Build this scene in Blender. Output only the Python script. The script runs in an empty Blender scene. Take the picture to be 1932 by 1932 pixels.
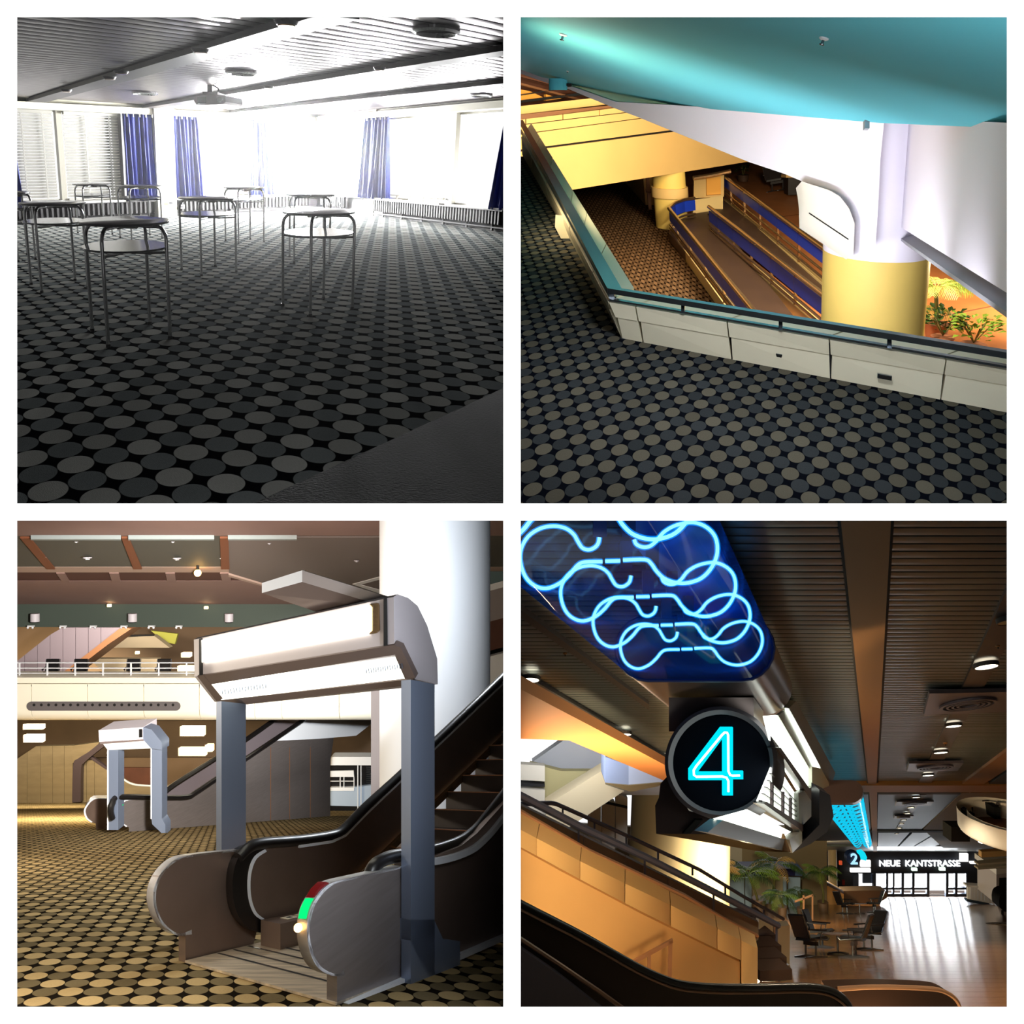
import bpy, bmesh, math, random
from mathutils import Vector as V
random.seed(7)
# ---------------------------------------------------------------- camera, world, exposure
F, C0 = 1600.0, 966.0            # focal length and centre in pixels of the 1932 frame
sc = bpy.context.scene
cam_d = bpy.data.cameras.new('camera'); cam = bpy.data.objects.new('camera', cam_d)
sc.collection.objects.link(cam); sc.camera = cam
cam.rotation_euler = (math.pi/2, 0, 0)
cam_d.sensor_width = 36.0; cam_d.lens = 36.0*F/1932.0; cam_d.clip_start = 0.05; cam_d.clip_end = 400
w = bpy.data.worlds.new('overcast'); sc.world = w; w.use_nodes = True
w.node_tree.nodes['Background'].inputs[0].default_value = (1, 1, 1, 1)
w.node_tree.nodes['Background'].inputs[1].default_value = 1.12
vs = sc.view_settings
vs.view_transform = 'Standard'; vs.look = 'None'; vs.exposure = 0.0; vs.gamma = 1.0; vs.use_curve_mapping = False
sc.cycles.max_bounces = 8; sc.cycles.diffuse_bounces = 4; sc.cycles.glossy_bounces = 4
sc.cycles.transparent_max_bounces = 12; sc.cycles.transmission_bounces = 6
sc.cycles.sample_clamp_indirect = 4.0; sc.cycles.use_denoising = True
sc.cycles.caustics_reflective = False; sc.cycles.caustics_refractive = False
COL = sc.collection
def lamp(kind, name, loc, power, col=(1, 1, 1), aim=None, size=0.3, size_y=None, spot=1.2, blend=.6):
    d = bpy.data.lights.new(name, kind); d.energy = power; d.color = col
    if kind == 'AREA':
        d.size = size
        if size_y: d.shape = 'RECTANGLE'; d.size_y = size_y
    elif kind == 'SPOT':
        d.spot_size = spot; d.spot_blend = blend; d.shadow_soft_size = size
    elif kind == 'POINT': d.shadow_soft_size = size
    o = bpy.data.objects.new(name, d); COL.objects.link(o); o.location = loc
    if aim is not None:
        o.rotation_euler = (V(aim)-V(loc)).to_track_quat('-Z', 'Z').to_euler()
    return o
# ---------------------------------------------------------------- rays, rooms
def R(x, y): return V(((x-C0)/F, 1.0, (C0-y)/F))
def P(x, y, D): return R(x, y)*D
def proj(p): return (C0+F*p.x/p.y, C0-F*p.z/p.y)
D0 = 2.1; T = 16.5/F*D0
SO = 933.5/F
class Room:
    """one of the four halls: a floor plane, an upright direction and an eye height"""
    def __init__(s, sx, sz, yh, m, vvp, E, up=1):
        s.sx, s.sz, s.E = sx, sz, E
        r1 = R(966, yh); r2 = R(967, yh+m)-R(966, yh)
        n = r2.cross(r1); n.normalize()
        s.n = n if n.z > 0 else -n
        s.ez = V((0, 0, 1)) if vvp is None else (R(*vvp)*up).normalized()
        s.k = s.n.dot(s.ez)
        e = r2.normalized(); s.ex = e
        s.ey = s.n.cross(e).normalized()
        if s.ey.y < 0: s.ey = -s.ey
        k = .999
        o = .85
        s.planes = [(V((sx*T*k, 0, 0)), V((-sx, 0, 0))), (V((0, 0, sz*T*k)), V((0, 0, -sz))),
                    (V((0, 0, 0)), V((sx, -o, 0)).normalized()), (V((0, 0, 0)), V((0, -o, sz)).normalized()),
                    (V((0, D0+.02, 0)), V((0, -1, 0)))]
    def fl(s, x, y, h=0.0):
        r = R(x, y); return r*((h-s.E)*s.k/s.n.dot(r))
    def hgt(s, p, ytop):
        """height above p (along ez) whose picture row is ytop"""
        a = (C0-ytop)/F
        return (a*p.y-p.z)/(s.ez.z-a*s.ez.y)
class Plane:
    def __init__(s, p, n): s.p, s.n = p, n.normalized()
    def at(s, x, y): r = R(x, y); return r*(s.p.dot(s.n)/r.dot(s.n))
    def off(s, d): return Plane(s.p+s.n*d, s.n)
def vplane(a, b, ez):
    n = (b-a).cross(ez)
    if n.dot(a) > 0: n = -n          # normal looks to the camera
    return Plane(a, n)
def plane3(a, b, c):
    n = (b-a).cross(c-a)
    if n.dot(a) > 0: n = -n
    return Plane(a, n)
# ---------------------------------------------------------------- materials
def lin(c): return tuple((v/255/12.92 if v/255 <= .04045 else ((v/255+.055)/1.055)**2.4) for v in c)
MATS = {}
def mat(name, rgb=(128, 128, 128), rough=.6, metal=0.0, emit=0.0, ecol=None, noise=0.0, nscale=8.0, bump=0.0, spec=.5, aniso=0.0, stretch=None):
    if name in MATS: return MATS[name]
    m = bpy.data.materials.new(name); m.use_nodes = True; nt = m.node_tree; b = nt.nodes['Principled BSDF']
    c = lin(rgb); b.inputs['Base Color'].default_value = (*c, 1)
    b.inputs['Roughness'].default_value = rough; b.inputs['Metallic'].default_value = metal
    b.inputs['Specular IOR Level'].default_value = spec
    b.inputs['Anisotropic'].default_value = aniso
    if emit: 
        b.inputs['Emission Color'].default_value = (*lin(ecol or rgb), 1); b.inputs['Emission Strength'].default_value = emit
    if noise or bump:
        tc = nt.nodes.new('ShaderNodeTexCoord'); n = nt.nodes.new('ShaderNodeTexNoise')
        n.inputs['Scale'].default_value = nscale; n.inputs['Detail'].default_value = 4
        src = tc.outputs['Object']
        if stretch:
            mp = nt.nodes.new('ShaderNodeMapping'); mp.inputs['Scale'].default_value = stretch
            nt.links.new(src, mp.inputs['Vector']); src = mp.outputs['Vector']
        nt.links.new(src, n.inputs['Vector'])
        if noise:
            r = nt.nodes.new('ShaderNodeValToRGB'); e = r.color_ramp.elements
            e[0].position = .3; e[1].position = .7
            e[0].color = (*(v*(1-noise) for v in c), 1); e[1].color = (*(min(1, v*(1+noise)) for v in c), 1)
            nt.links.new(n.outputs['Fac'], r.inputs['Fac']); nt.links.new(r.outputs['Color'], b.inputs['Base Color'])
        if bump:
            bp = nt.nodes.new('ShaderNodeBump'); bp.inputs['Strength'].default_value = bump; bp.inputs['Distance'].default_value = .02
            nt.links.new(n.outputs['Fac'], bp.inputs['Height']); nt.links.new(bp.outputs['Normal'], b.inputs['Normal'])
    MATS[name] = m; return m
def glow(name, rgb, s):
    if name in MATS: return MATS[name]
    m = bpy.data.materials.new(name); m.use_nodes = True; nt = m.node_tree
    for n in list(nt.nodes): nt.nodes.remove(n)
    e = nt.nodes.new('ShaderNodeEmission'); o = nt.nodes.new('ShaderNodeOutputMaterial')
    e.inputs[0].default_value = (*lin(rgb), 1); e.inputs[1].default_value = s
    nt.links.new(e.outputs[0], o.inputs[0]); MATS[name] = m; return m
def clear(name, rgb=(255, 255, 255), gloss=.06, rough=.02):
    """thin clear pane: lets light straight through, with a weak reflection"""
    if name in MATS: return MATS[name]
    m = bpy.data.materials.new(name); m.use_nodes = True; nt = m.node_tree
    for n in list(nt.nodes): nt.nodes.remove(n)
    t = nt.nodes.new('ShaderNodeBsdfTransparent'); g = nt.nodes.new('ShaderNodeBsdfGlossy'); x = nt.nodes.new('ShaderNodeMixShader')
    o = nt.nodes.new('ShaderNodeOutputMaterial')
    t.inputs[0].default_value = (*lin(rgb), 1); g.inputs['Roughness'].default_value = rough; x.inputs[0].default_value = gloss
    nt.links.new(t.outputs[0], x.inputs[1]); nt.links.new(g.outputs[0], x.inputs[2]); nt.links.new(x.outputs[0], o.inputs[0])
    MATS[name] = m; return m
def carpet(name, light, dark, ground, r=.487, jit=.16):
    """woven round spots printed on a carpet: UV counts the spots"""
    m = bpy.data.materials.new(name); m.use_nodes = True; nt = m.node_tree; N = nt.nodes.new; L = nt.links.new
    b = nt.nodes['Principled BSDF']; b.inputs['Roughness'].default_value = .85; b.inputs['Specular IOR Level'].default_value = 0
    b.inputs['Sheen Weight'].default_value = .0
    uv = N('ShaderNodeUVMap'); uv.uv_map = 'UVMap'
    half = N('ShaderNodeVectorMath'); half.operation = 'ADD'; half.inputs[1].default_value = (.5, .5, 0); L(uv.outputs[0], half.inputs[0])
    flo = N('ShaderNodeVectorMath'); flo.operation = 'FLOOR'; L(half.outputs[0], flo.inputs[0])
    d = N('ShaderNodeVectorMath'); d.operation = 'SUBTRACT'; L(uv.outputs[0], d.inputs[0]); L(flo.outputs[0], d.inputs[1])
    ln = N('ShaderNodeVectorMath'); ln.operation = 'LENGTH'; L(d.outputs[0], ln.inputs[0])
    ms = N('ShaderNodeMapRange'); ms.interpolation_type = 'SMOOTHSTEP'
    ms.inputs['From Min'].default_value = r-.015; ms.inputs['From Max'].default_value = r+.015
    ms.inputs['To Min'].default_value = 1; ms.inputs['To Max'].default_value = 0; L(ln.outputs['Value'], ms.inputs['Value'])
    sx = N('ShaderNodeSeparateXYZ'); L(flo.outputs[0], sx.inputs[0])
    ad = N('ShaderNodeMath'); ad.operation = 'ADD'; L(sx.outputs[0], ad.inputs[0]); L(sx.outputs[1], ad.inputs[1])
    mo = N('ShaderNodeMath'); mo.operation = 'FLOORED_MODULO'; mo.inputs[1].default_value = 2; L(ad.outputs[0], mo.inputs[0])
    mx = N('ShaderNodeMix'); mx.data_type = 'RGBA'; mx.inputs['A'].default_value = (*lin(dark), 1); mx.inputs['B'].default_value = (*lin(light), 1)
    L(mo.outputs[0], mx.inputs['Factor'])
    wn = N('ShaderNodeTexWhiteNoise'); wn.noise_dimensions = '2D'; L(flo.outputs[0], wn.inputs['Vector'])
    mr = N('ShaderNodeMapRange'); mr.inputs['To Min'].default_value = 1-jit; mr.inputs['To Max'].default_value = 1+jit; L(wn.outputs['Value'], mr.inputs['Value'])
    # pile: fine woven streaks
    pn = N('ShaderNodeTexNoise'); pn.inputs['Scale'].default_value = 9; pn.inputs['Detail'].default_value = 5
    mp = N('ShaderNodeMapping'); mp.inputs['Scale'].default_value = (1, 5, 1); mp.inputs['Rotation'].default_value = (0, 0, .7); L(uv.outputs[0], mp.inputs['Vector']); L(mp.outputs[0], pn.inputs['Vector'])
    pr = N('ShaderNodeMapRange'); pr.inputs['To Min'].default_value = .75; pr.inputs['To Max'].default_value = 1.25; L(pn.outputs['Fac'], pr.inputs['Value'])
    mm = N('ShaderNodeMath'); mm.operation = 'MULTIPLY'; L(mr.outputs[0], mm.inputs[0]); L(pr.outputs[0], mm.inputs[1])
    sc_ = N('ShaderNodeVectorMath'); sc_.operation = 'SCALE'; L(mx.outputs['Result'], sc_.inputs[0]); L(mm.outputs[0], sc_.inputs['Scale'])
    fx = N('ShaderNodeMix'); fx.data_type = 'RGBA'; fx.inputs['A'].default_value = (*lin(ground), 1)
    L(ms.outputs[0], fx.inputs['Factor']); L(sc_.outputs[0], fx.inputs['B']); L(fx.outputs['Result'], b.inputs['Base Color'])
    bp = N('ShaderNodeBump'); bp.inputs['Strength'].default_value = .25; bp.inputs['Distance'].default_value = .01
    L(pn.outputs['Fac'], bp.inputs['Height']); L(bp.outputs[0], b.inputs['Normal'])
    MATS[name] = m; return m
# ---------------------------------------------------------------- mesh collector
class MB:
    def __init__(s, room=None): s.v, s.f, s.room, s.uv = [], [], room, None
    def add(s, vs, fs):
        b = len(s.v); s.v += [V(p) for p in vs]; s.f += [tuple(i+b for i in f) for f in fs]; return s
    def face(s, pts): return s.add(pts, [tuple(range(len(pts)))])
    def prism(s, pts, vec):
        n = len(pts); vec = V(vec)
        fs = [tuple(range(n)), tuple(range(2*n-1, n-1, -1))]
        fs += [(i, (i+1) % n, n+(i+1) % n, n+i) for i in range(n)]
        return s.add(list(pts)+[p+vec for p in pts], fs)
    def box(s, o, a, b, c):
        o, a, b, c = V(o), V(a), V(b), V(c)
        return s.prism([o, o+a, o+a+b, o+b], c)
    def ell(s, c, u, v, w, n=24, top=1.0, bot=1.0, a0=0.0):
        ring = [(math.cos(a0+2*math.pi*i/n), math.sin(a0+2*math.pi*i/n)) for i in range(n)]
        vs = [c+u*(x*bot)+v*(y*bot) for x, y in ring]+[c+w+u*(x*top)+v*(y*top) for x, y in ring]
        fs = [tuple(range(n)), tuple(range(2*n-1, n-1, -1))]+[(i, (i+1) % n, n+(i+1) % n, n+i) for i in range(n)]
        return s.add(vs, fs)
    def lathe(s, c, u, v, w, prof, n=24, caps=True):
        vs, fs = [], []
        for r, t in prof:
            for i in range(n):
                a = 2*math.pi*i/n; vs.append(c+w*t+(u*math.cos(a)+v*math.sin(a))*r)
        m = len(prof)
        for j in range(m-1):
            for i in range(n): fs.append((j*n+i, j*n+(i+1) % n, (j+1)*n+(i+1) % n, (j+1)*n+i))
        if caps: fs += [tuple(range(n)), tuple(range(m*n-1, (m-1)*n-1, -1))]
        return s.add(vs, fs)
    def tube(s, pts, r, n=8, closed=False, r2=None):
        pts = [V(p) for p in pts]; m = len(pts); vs, fs = [], []
        ref = None
        for i, p in enumerate(pts):
            if closed: t = pts[(i+1) % m]-pts[i-1]
            else: t = pts[min(i+1, m-1)]-pts[max(i-1, 0)]
            if t.length < 1e-9: t = V((0, 0, 1))
            t.normalize()
            if ref is None:
                ref = t.cross(V((.31, .17, .93))); 
                if ref.length < .1: ref = t.cross(V((1, 0, 0)))
            ref = (ref-t*ref.dot(t)).normalized(); bn = t.cross(ref)
            rr = r if r2 is None else r+(r2-r)*i/max(1, m-1)
            for k in range(n):
                a = 2*math.pi*(k+.5)/n; vs.append(p+(ref*math.cos(a)+bn*math.sin(a))*rr)
        for i in range(m if closed else m-1):
            j = (i+1) % m
            for k in range(n): fs.append((i*n+k, i*n+(k+1) % n, j*n+(k+1) % n, j*n+k))
        if not closed: fs += [tuple(range(n-1, -1, -1)), tuple(range((m-1)*n, m*n))]
        return s.add(vs, fs)
    def sweep(s, pts, a, b, closed_ends=True):
        """rectangular bar along pts with constant side vectors a and b"""
        vs, fs = [], []
        for p in pts: vs += [p, p+a, p+a+b, p+b]
        for i in range(len(pts)-1):
            for k in range(4): fs.append((i*4+k, i*4+(k+1) % 4, i*4+4+(k+1) % 4, i*4+4+k))
        e = (len(pts)-1)*4
        fs += [(3, 2, 1, 0), (e, e+1, e+2, e+3)]
        return s.add(vs, fs)
    def ball(s, c, u, v, w, n=12, m=8):
        vs, fs = [], []
        for j in range(m+1):
            t = -math.pi/2+math.pi*j/m
            for i in range(n):
                a = 2*math.pi*i/n; vs.append(c+(u*math.cos(a)+v*math.sin(a))*max(math.cos(t), 1e-4)+w*math.sin(t))
        for j in range(m):
            for i in range(n): fs.append((j*n+i, j*n+(i+1) % n, (j+1)*n+(i+1) % n, (j+1)*n+i))
        return s.add(vs, fs)
    def build(s, name, m, parent=None, label=None, cat=None, group=None, kind=None, smooth=40, uvf=None, clip=True):
        if not s.v: return None
        bm = bmesh.new()
        bv = [bm.verts.new(p) for p in s.v]
        for f in s.f:
            try: bm.faces.new([bv[i] for i in f])
            except ValueError: pass
        if s.room and clip:
            for co, no in s.room.planes:
                if any((v.co-co).dot(no) > 1e-6 for v in bm.verts):
                    bmesh.ops.bisect_plane(bm, geom=bm.verts[:]+bm.edges[:]+bm.faces[:], plane_co=co, plane_no=no, clear_outer=True)
        if not bm.faces: bm.free(); return None
        bmesh.ops.recalc_face_normals(bm, faces=bm.faces)
        xs = [v.co for v in bm.verts]
        c = V(((min(p.x for p in xs)+max(p.x for p in xs))/2, (min(p.y for p in xs)+max(p.y for p in xs))/2, min(p.z for p in xs)))
        if uvf:
            ul = bm.loops.layers.uv.new('UVMap')
            for f in bm.faces:
                for l in f.loops: l[ul].uv = uvf(l.vert.co)
        for v in bm.verts: v.co -= c
        me = bpy.data.meshes.new(name); bm.to_mesh(me); bm.free()
        if smooth:
            me.polygons.foreach_set('use_smooth', [True]*len(me.polygons)); me.set_sharp_from_angle(angle=math.radians(smooth))
        if isinstance(m, (list, tuple)):
            for q in m: me.materials.append(q)
        elif m: me.materials.append(m)
        o = bpy.data.objects.new(name, me); COL.objects.link(o)
        put(o, parent, c); tag(o, label, cat, group, kind)
        return o
WLOC = {}
def put(o, parent, c):
    WLOC[o.name] = V(c)
    if parent is not None:
        o.parent = parent; o.location = V(c)-WLOC[parent.name]
    else: o.location = c
def tag(o, label=None, cat=None, group=None, kind=None):
    if label: o['label'] = label
    if cat: o['category'] = cat
    if group: o['group'] = group
    if kind: o['kind'] = kind
def thing(name, loc, label, cat, group=None):
    o = bpy.data.objects.new(name, None); COL.objects.link(o); o.empty_display_size = .1
    put(o, None, loc); tag(o, label, cat, group); return o
def clone(o, d, parent=None):
    c = o.copy(); COL.objects.link(c); put(c, parent, WLOC[o.name]+V(d)); return c
def struct(mb, name, m, **k): return mb.build(name, m, kind='structure', **k)
def lerp(a, b, t): return a+(b-a)*t
def arc(c, u, v, a0, a1, n=8): return [c+u*math.cos(math.radians(a0+(a1-a0)*i/n))+v*math.sin(math.radians(a0+(a1-a0)*i/n)) for i in range(n+1)]
def smooth_path(pts, k=6):
    """Catmull-Rom through 3D or 2D tuples"""
    out = []; pts = [V(p) for p in pts]; n = len(pts)
    for i in range(n-1):
        p0, p1, p2, p3 = pts[max(i-1, 0)], pts[i], pts[i+1], pts[min(i+2, n-1)]
        for j in range(k):
            t = j/k
            out.append(.5*((2*p1)+(p2-p0)*t+(2*p0-5*p1+4*p2-p3)*t*t+(3*p1-p0-3*p2+p3)*t**3))
    out.append(pts[-1]); return out
def pad(px): return [V((a, b, 0)) for a, b in px]
def spx(px, k=6): return [(p.x, p.y) for p in smooth_path(pad(px), k)]
# ---------------------------------------------------------------- walls added between the four halls; white ends form the border between views
M_END = mat('white_wall_paint', (252, 252, 252), .9, spec=0)
M_HID = mat('grey_back_of_wall', (70, 70, 70), .9)
def wall_piece(name, pts, ext, label):
    mb = MB(); mb.prism(pts, ext); o = struct(mb, name, [M_END, M_HID], smooth=0)
    for p in o.data.polygons: p.material_index = 0 if p.normal.y < -.9 else 1
    return o
YB = 72.0
wall_piece('wall_middle_upright', [V((-T, D0, -75)), V((T, D0, -75)), V((T, YB, -75)), V((-T, YB, -75))], (0, 0, 150), '')
for sx, nm in ((-1, 'left'), (1, 'right')):
    wall_piece('wall_middle_level_'+nm, [V((sx*T, D0, -T)), V((sx*75, D0, -T)), V((sx*75, YB, -T)), V((sx*T, YB, -T))], (0, 0, 2*T), '')
for sx, sz, nm, y1 in ((-1, 1, 'upper_left', 19.5), (1, 1, 'upper_right', YB), (-1, -1, 'lower_left', YB), (1, -1, 'lower_right', YB)):
    a = SO
    wall_piece('wall_side_'+nm, [V((sx*a*D0, D0, sz*T)), V((sx*(a*D0+1.5), D0, sz*T)), V((sx*(y1+1.5), y1, sz*T)), V((sx*y1, y1, sz*T))], (0, 0, sz*(a*D0-T)), '')
    mb = MB(); mb.box(V((sx*(a*D0+.45), D0+.5, sz*T)), V((sx*(y1-D0-.5), y1-D0-.5, 0)), V((0, 0, sz*60)), V((sx*.3, 0, 0))); struct(mb, 'wall_outer_'+nm, M_HID, smooth=0)  # unseen shell added to keep sky light out of the halls
for sz, nm in ((1, 'top'), (-1, 'bottom')):
    a = SO
    for sx, sn, y1 in ((-1, 'left', 19.5 if sz > 0 else YB), (1, 'right', YB)):
        wall_piece('wall_'+nm+'_'+sn, [V((sx*T, D0, sz*a*D0)), V((sx*T, D0, sz*(a*D0+1.5))), V((sx*T, y1, sz*(y1+1.5))), V((sx*T, y1, sz*y1))], (sx*(a*D0+1.5), 0, 0), '')
        mb = MB(); mb.box(V((sx*T, D0+.5, sz*(a*D0+.45))), V((0, y1-D0-.5, sz*(y1-D0-.5))), V((sx*75, 0, 0)), V((0, 0, sz*.3))); struct(mb, ('roof_' if sz > 0 else 'ground_')+sn, M_HID, smooth=0)  # added shell above and below, out of view, blocks sky light
for sx, sz, nm in ((1, 1, 'upper_right'), (-1, -1, 'lower_left')):
    mb = MB(); mb.box(V((0, YB, 0)), V((sx*75, 0, 0)), V((0, 0, sz*75)), V((0, .3, 0))); struct(mb, 'wall_back_'+nm, M_HID, smooth=0)  # unseen closure added behind two halls against light leaks
# ================================================================ UPPER LEFT: meeting room with round tables
A = Room(-1, 1, 301.8, .0066, (525, 5600), 1.6, -1)
ez = A.ez
HC = 2.95
K = A.fl(598, 394); WLp = A.fl(20, 424.5); WRp = A.fl(955, 438)
WL, WR = vplane(K, WLp, ez), vplane(K, WRp, ez)
dl, dr = (WLp-K).normalized(), (WRp-K).normalized()
WLe, WRe = K+dl*((WLp-K).length*1.5), K+dr*((WRp-K).length*1.02)
nl, nr = WL.n, WR.n                                    # into the room
m_carp = carpet('grey_spotted_carpet', (186, 187, 181), (134, 140, 140), (20, 21, 24))
p0 = A.fl(88.8, 800.7); Uv = (A.fl(507.4, 847.8)-p0)/5; Vv = (p0-A.fl(164.9, 906.2))/4
def lattice(O, a, b, n):
    # lattice coordinates of a point in the plane spanned by a and b
    def f(p):
        d = p-O; c = a.cross(b); k = c.dot(c)
        return (d.cross(b).dot(c)/k, a.cross(d).dot(c)/k)
    return f
mb = MB(A); mb.face([A.fl(-700, 965), A.fl(985, 965), WRe, K, WLe])
struct(mb, 'floor_meeting_room', m_carp, uvf=lattice(p0, Vv, Uv+Vv, A.n))
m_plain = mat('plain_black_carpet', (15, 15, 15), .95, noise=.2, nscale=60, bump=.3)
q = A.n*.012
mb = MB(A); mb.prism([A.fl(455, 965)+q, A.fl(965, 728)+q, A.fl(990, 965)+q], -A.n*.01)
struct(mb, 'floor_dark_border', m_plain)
# ---- ceiling of narrow metal slats
m_slat = mat('brushed_ceiling_slat', (122, 114, 118), .34, .8, noise=.06, nscale=3)
m_joint = mat('dark_ceiling_void', (16, 14, 16), .9)
up = A.n
mb = MB(A); pts = [A.fl(-700, -60, HC), A.fl(990, -60, HC), WRe+ez*HC*1.0, K+ez*HC, WLe+ez*HC]
mb.prism([p+up*.06 for p in pts], up*.1); ceil = struct(mb, 'ceiling_meeting_room', m_joint)
# slats run along the left window wall; step along the right wall direction from the corner towards the viewer
LR = (WRe-K).length; NS = 88
def slat_shape(t0, t1):
    a0, a1 = K+dr*t0+ez*HC, K+dr*t1+ez*HC
    return a0, a1
pitch = .33
L_l = 46.0
i = 0; t = .15
while t < 40:
    a0 = K+dr*t+ez*HC-dl*1.0; a1 = K+dr*(t+pitch*.86)+ez*HC-dl*1.0
    mid = (a0+a1)/2-up*.012
    sec = [a0+up*.03, a0+up*.004, lerp(a0, a1, .2)-up*.004, lerp(a0, a1, .8)-up*.004, a1+up*.004, a1+up*.03]
    mb = MB(A); mb.prism(sec, dl*L_l); mb.build('slat', m_slat, ceil); t += pitch
# ---- tracks below the ceiling
m_trk = mat('dark_purple_track', (44, 36, 44), .45, .2)
m_chrome = mat('chrome', (205, 205, 205), .16, 1.0)
m_cream = mat('cream_paint', (216, 212, 190), .7)
def track(x0, y0, x1, y1, wd, lab):
    a, b = A.fl(x0, y0, HC-.02), A.fl(x1, y1, HC-.02); d = (b-a).normalized(); s = up.cross(d)
    mb = MB(A); mb.box(a-s*wd/2, (b-a), s*wd, -up*.07); return struct(mb, 'ceiling_track', m_trk)
track(16, 202, 640, 17, .42, 'dark ceiling track with spotlights nearest the viewer, ending top centre')
track(262, 202, 968, 86, .34, 'middle dark ceiling track running behind the projector')
track(420, 211, 968, 149, .26, 'thin far ceiling track nearest the windows')
m_bulb = mat('spot_reflector', (235, 215, 200), .2, .6)
for n_, (x, y, r) in enumerate([(540, 40, .12), (378, 93, .11), (228, 134, .11), (206, 145, .1), (125, 169, .1), (507, 163, .09), (716, 127, .09)]):
    c = A.fl(x, y, HC-.1); t_ = thing('track_spotlight', c, ['spotlight with an orange lens on the near ceiling track, top centre', 'oval spotlight on the near ceiling track left of the top centre', 'spotlight in the middle of the near ceiling track, right one of a close pair', 'spotlight in the middle of the near ceiling track, left one of a close pair', 'farthest spotlight on the near ceiling track, above the blinds', 'spotlight on the middle ceiling track right of the projector', 'spotlight on the middle ceiling track towards the right'][n_], 'spotlight', 'spotlights along the ceiling tracks')
    MB(A).ell(c, A.ex*r, A.ey*r*1.3, -up*.035, 16, top=.8).build('housing', m_trk, t_)
    MB(A).ell(c-up*.035, A.ex*r*.7, A.ey*r*.9, -up*.012, 16).build('lens', m_bulb if n_ else mat('orange_lens', (240, 150, 84), .3), t_)
# ---- round air diffusers
m_vd = mat('vent_dark', (40, 26, 34), .7)
for (x, y, rx, lab) in [(823, 55, 45, 'large round ceiling air vent top right with bright rim'), (455, 135, 28, 'round ceiling air vent above and right of the projector'),
                        (273, 174, 22, 'round ceiling air vent left of the projector'), (163, 197, 18, 'small round ceiling air vent near the window blinds'), (908, 178, 22, 'round ceiling air vent above the right window')]:
    c = A.fl(x, y, HC-.01); r = rx*c.y/F; u, v = A.ex*r, A.ey*r*1.45
    t_ = thing('ceiling_vent', c, lab, 'vent', 'round vents in the meeting room ceiling')
    MB(A).lathe(c, u, v, -up, [(1, 0), (1, .03), (.86, .05), (.8, .02), (.8, -.01)], 32, caps=False).build('rim', m_chrome, t_)
    gr_ = MB(A).ell(c-up*.004, u*.82, v*.82, up*.01, 32).build('grille', m_vd, t_)
    mb = MB(A)
    for k in range(24):
        a = 2*math.pi*k/24; o = u*math.cos(a)*.72+v*math.sin(a)*.72
        mb.ell(c+o-up*.012, u*.035, v*.035, up*.008, 8)
    mb.build('holes', m_chrome, gr_ or t_, kind='stuff')
# ---- window walls
m_frame = mat('window_frame_grey', (150, 146, 132), .5)
m_sill = mat('sill_white', (225, 225, 215), .5)
m_glass = clear('window_glass')
m_low = mat('dark_lower_wall', (18, 15, 17), .8)
def band(W, a, b, h0, h1, th, n, m, name, **k):
    mb = MB(A); mb.box(a+ez*h0, b-a, ez*(h1-h0), n*th); return mb.build(name, m, **k)
HS, HH = .50, 2.72
band(WL, K, WLe, 0, HS, -.35, nl, m_low, 'wall_left_parapet', kind='structure')
band(WR, K, WRe, 0, HS, -.35, nr, m_low, 'wall_right_parapet', kind='structure')
band(WL, K, WLe, HH, HC+.1, -.35, nl, m_cream, 'wall_left_lintel', kind='structure')
band(WR, K, WRe, HH, HC+.1, -.35, nr, m_cream, 'wall_right_lintel', kind='structure')
m_base = mat('black_baseboard', (20, 18, 22), .6)
band(WL, K, WLe, 0, .12, .03, nl, m_base, 'baseboard_left', kind='structure')
band(WR, K, WRe, 0, .14, .03, nr, m_base, 'baseboard_right', kind='structure')
band(WL, K-dl*.0, WLe, HH-.02, HH+.14, .16, nl, m_cream, 'trim_1', kind='structure')   # curtain pelmets
band(WR, K, WRe, HH-.02, HH+.14, .16, nr, m_cream, 'trim_2', kind='structure')
def wx(W, x, yb):   # floor point of a wall below picture column x
    return W.at(x, yb)
def yl(x): return 394+(598-x)*.0527
def yr(x): return 394+(x-598)*.1232
def wl(x): p = WL.at(x, yl(x)); return K+dl*((p-K).dot(dl))
def wr(x): p = WR.at(x, yr(x)); return K+dr*((p-K).dot(dr))
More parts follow.
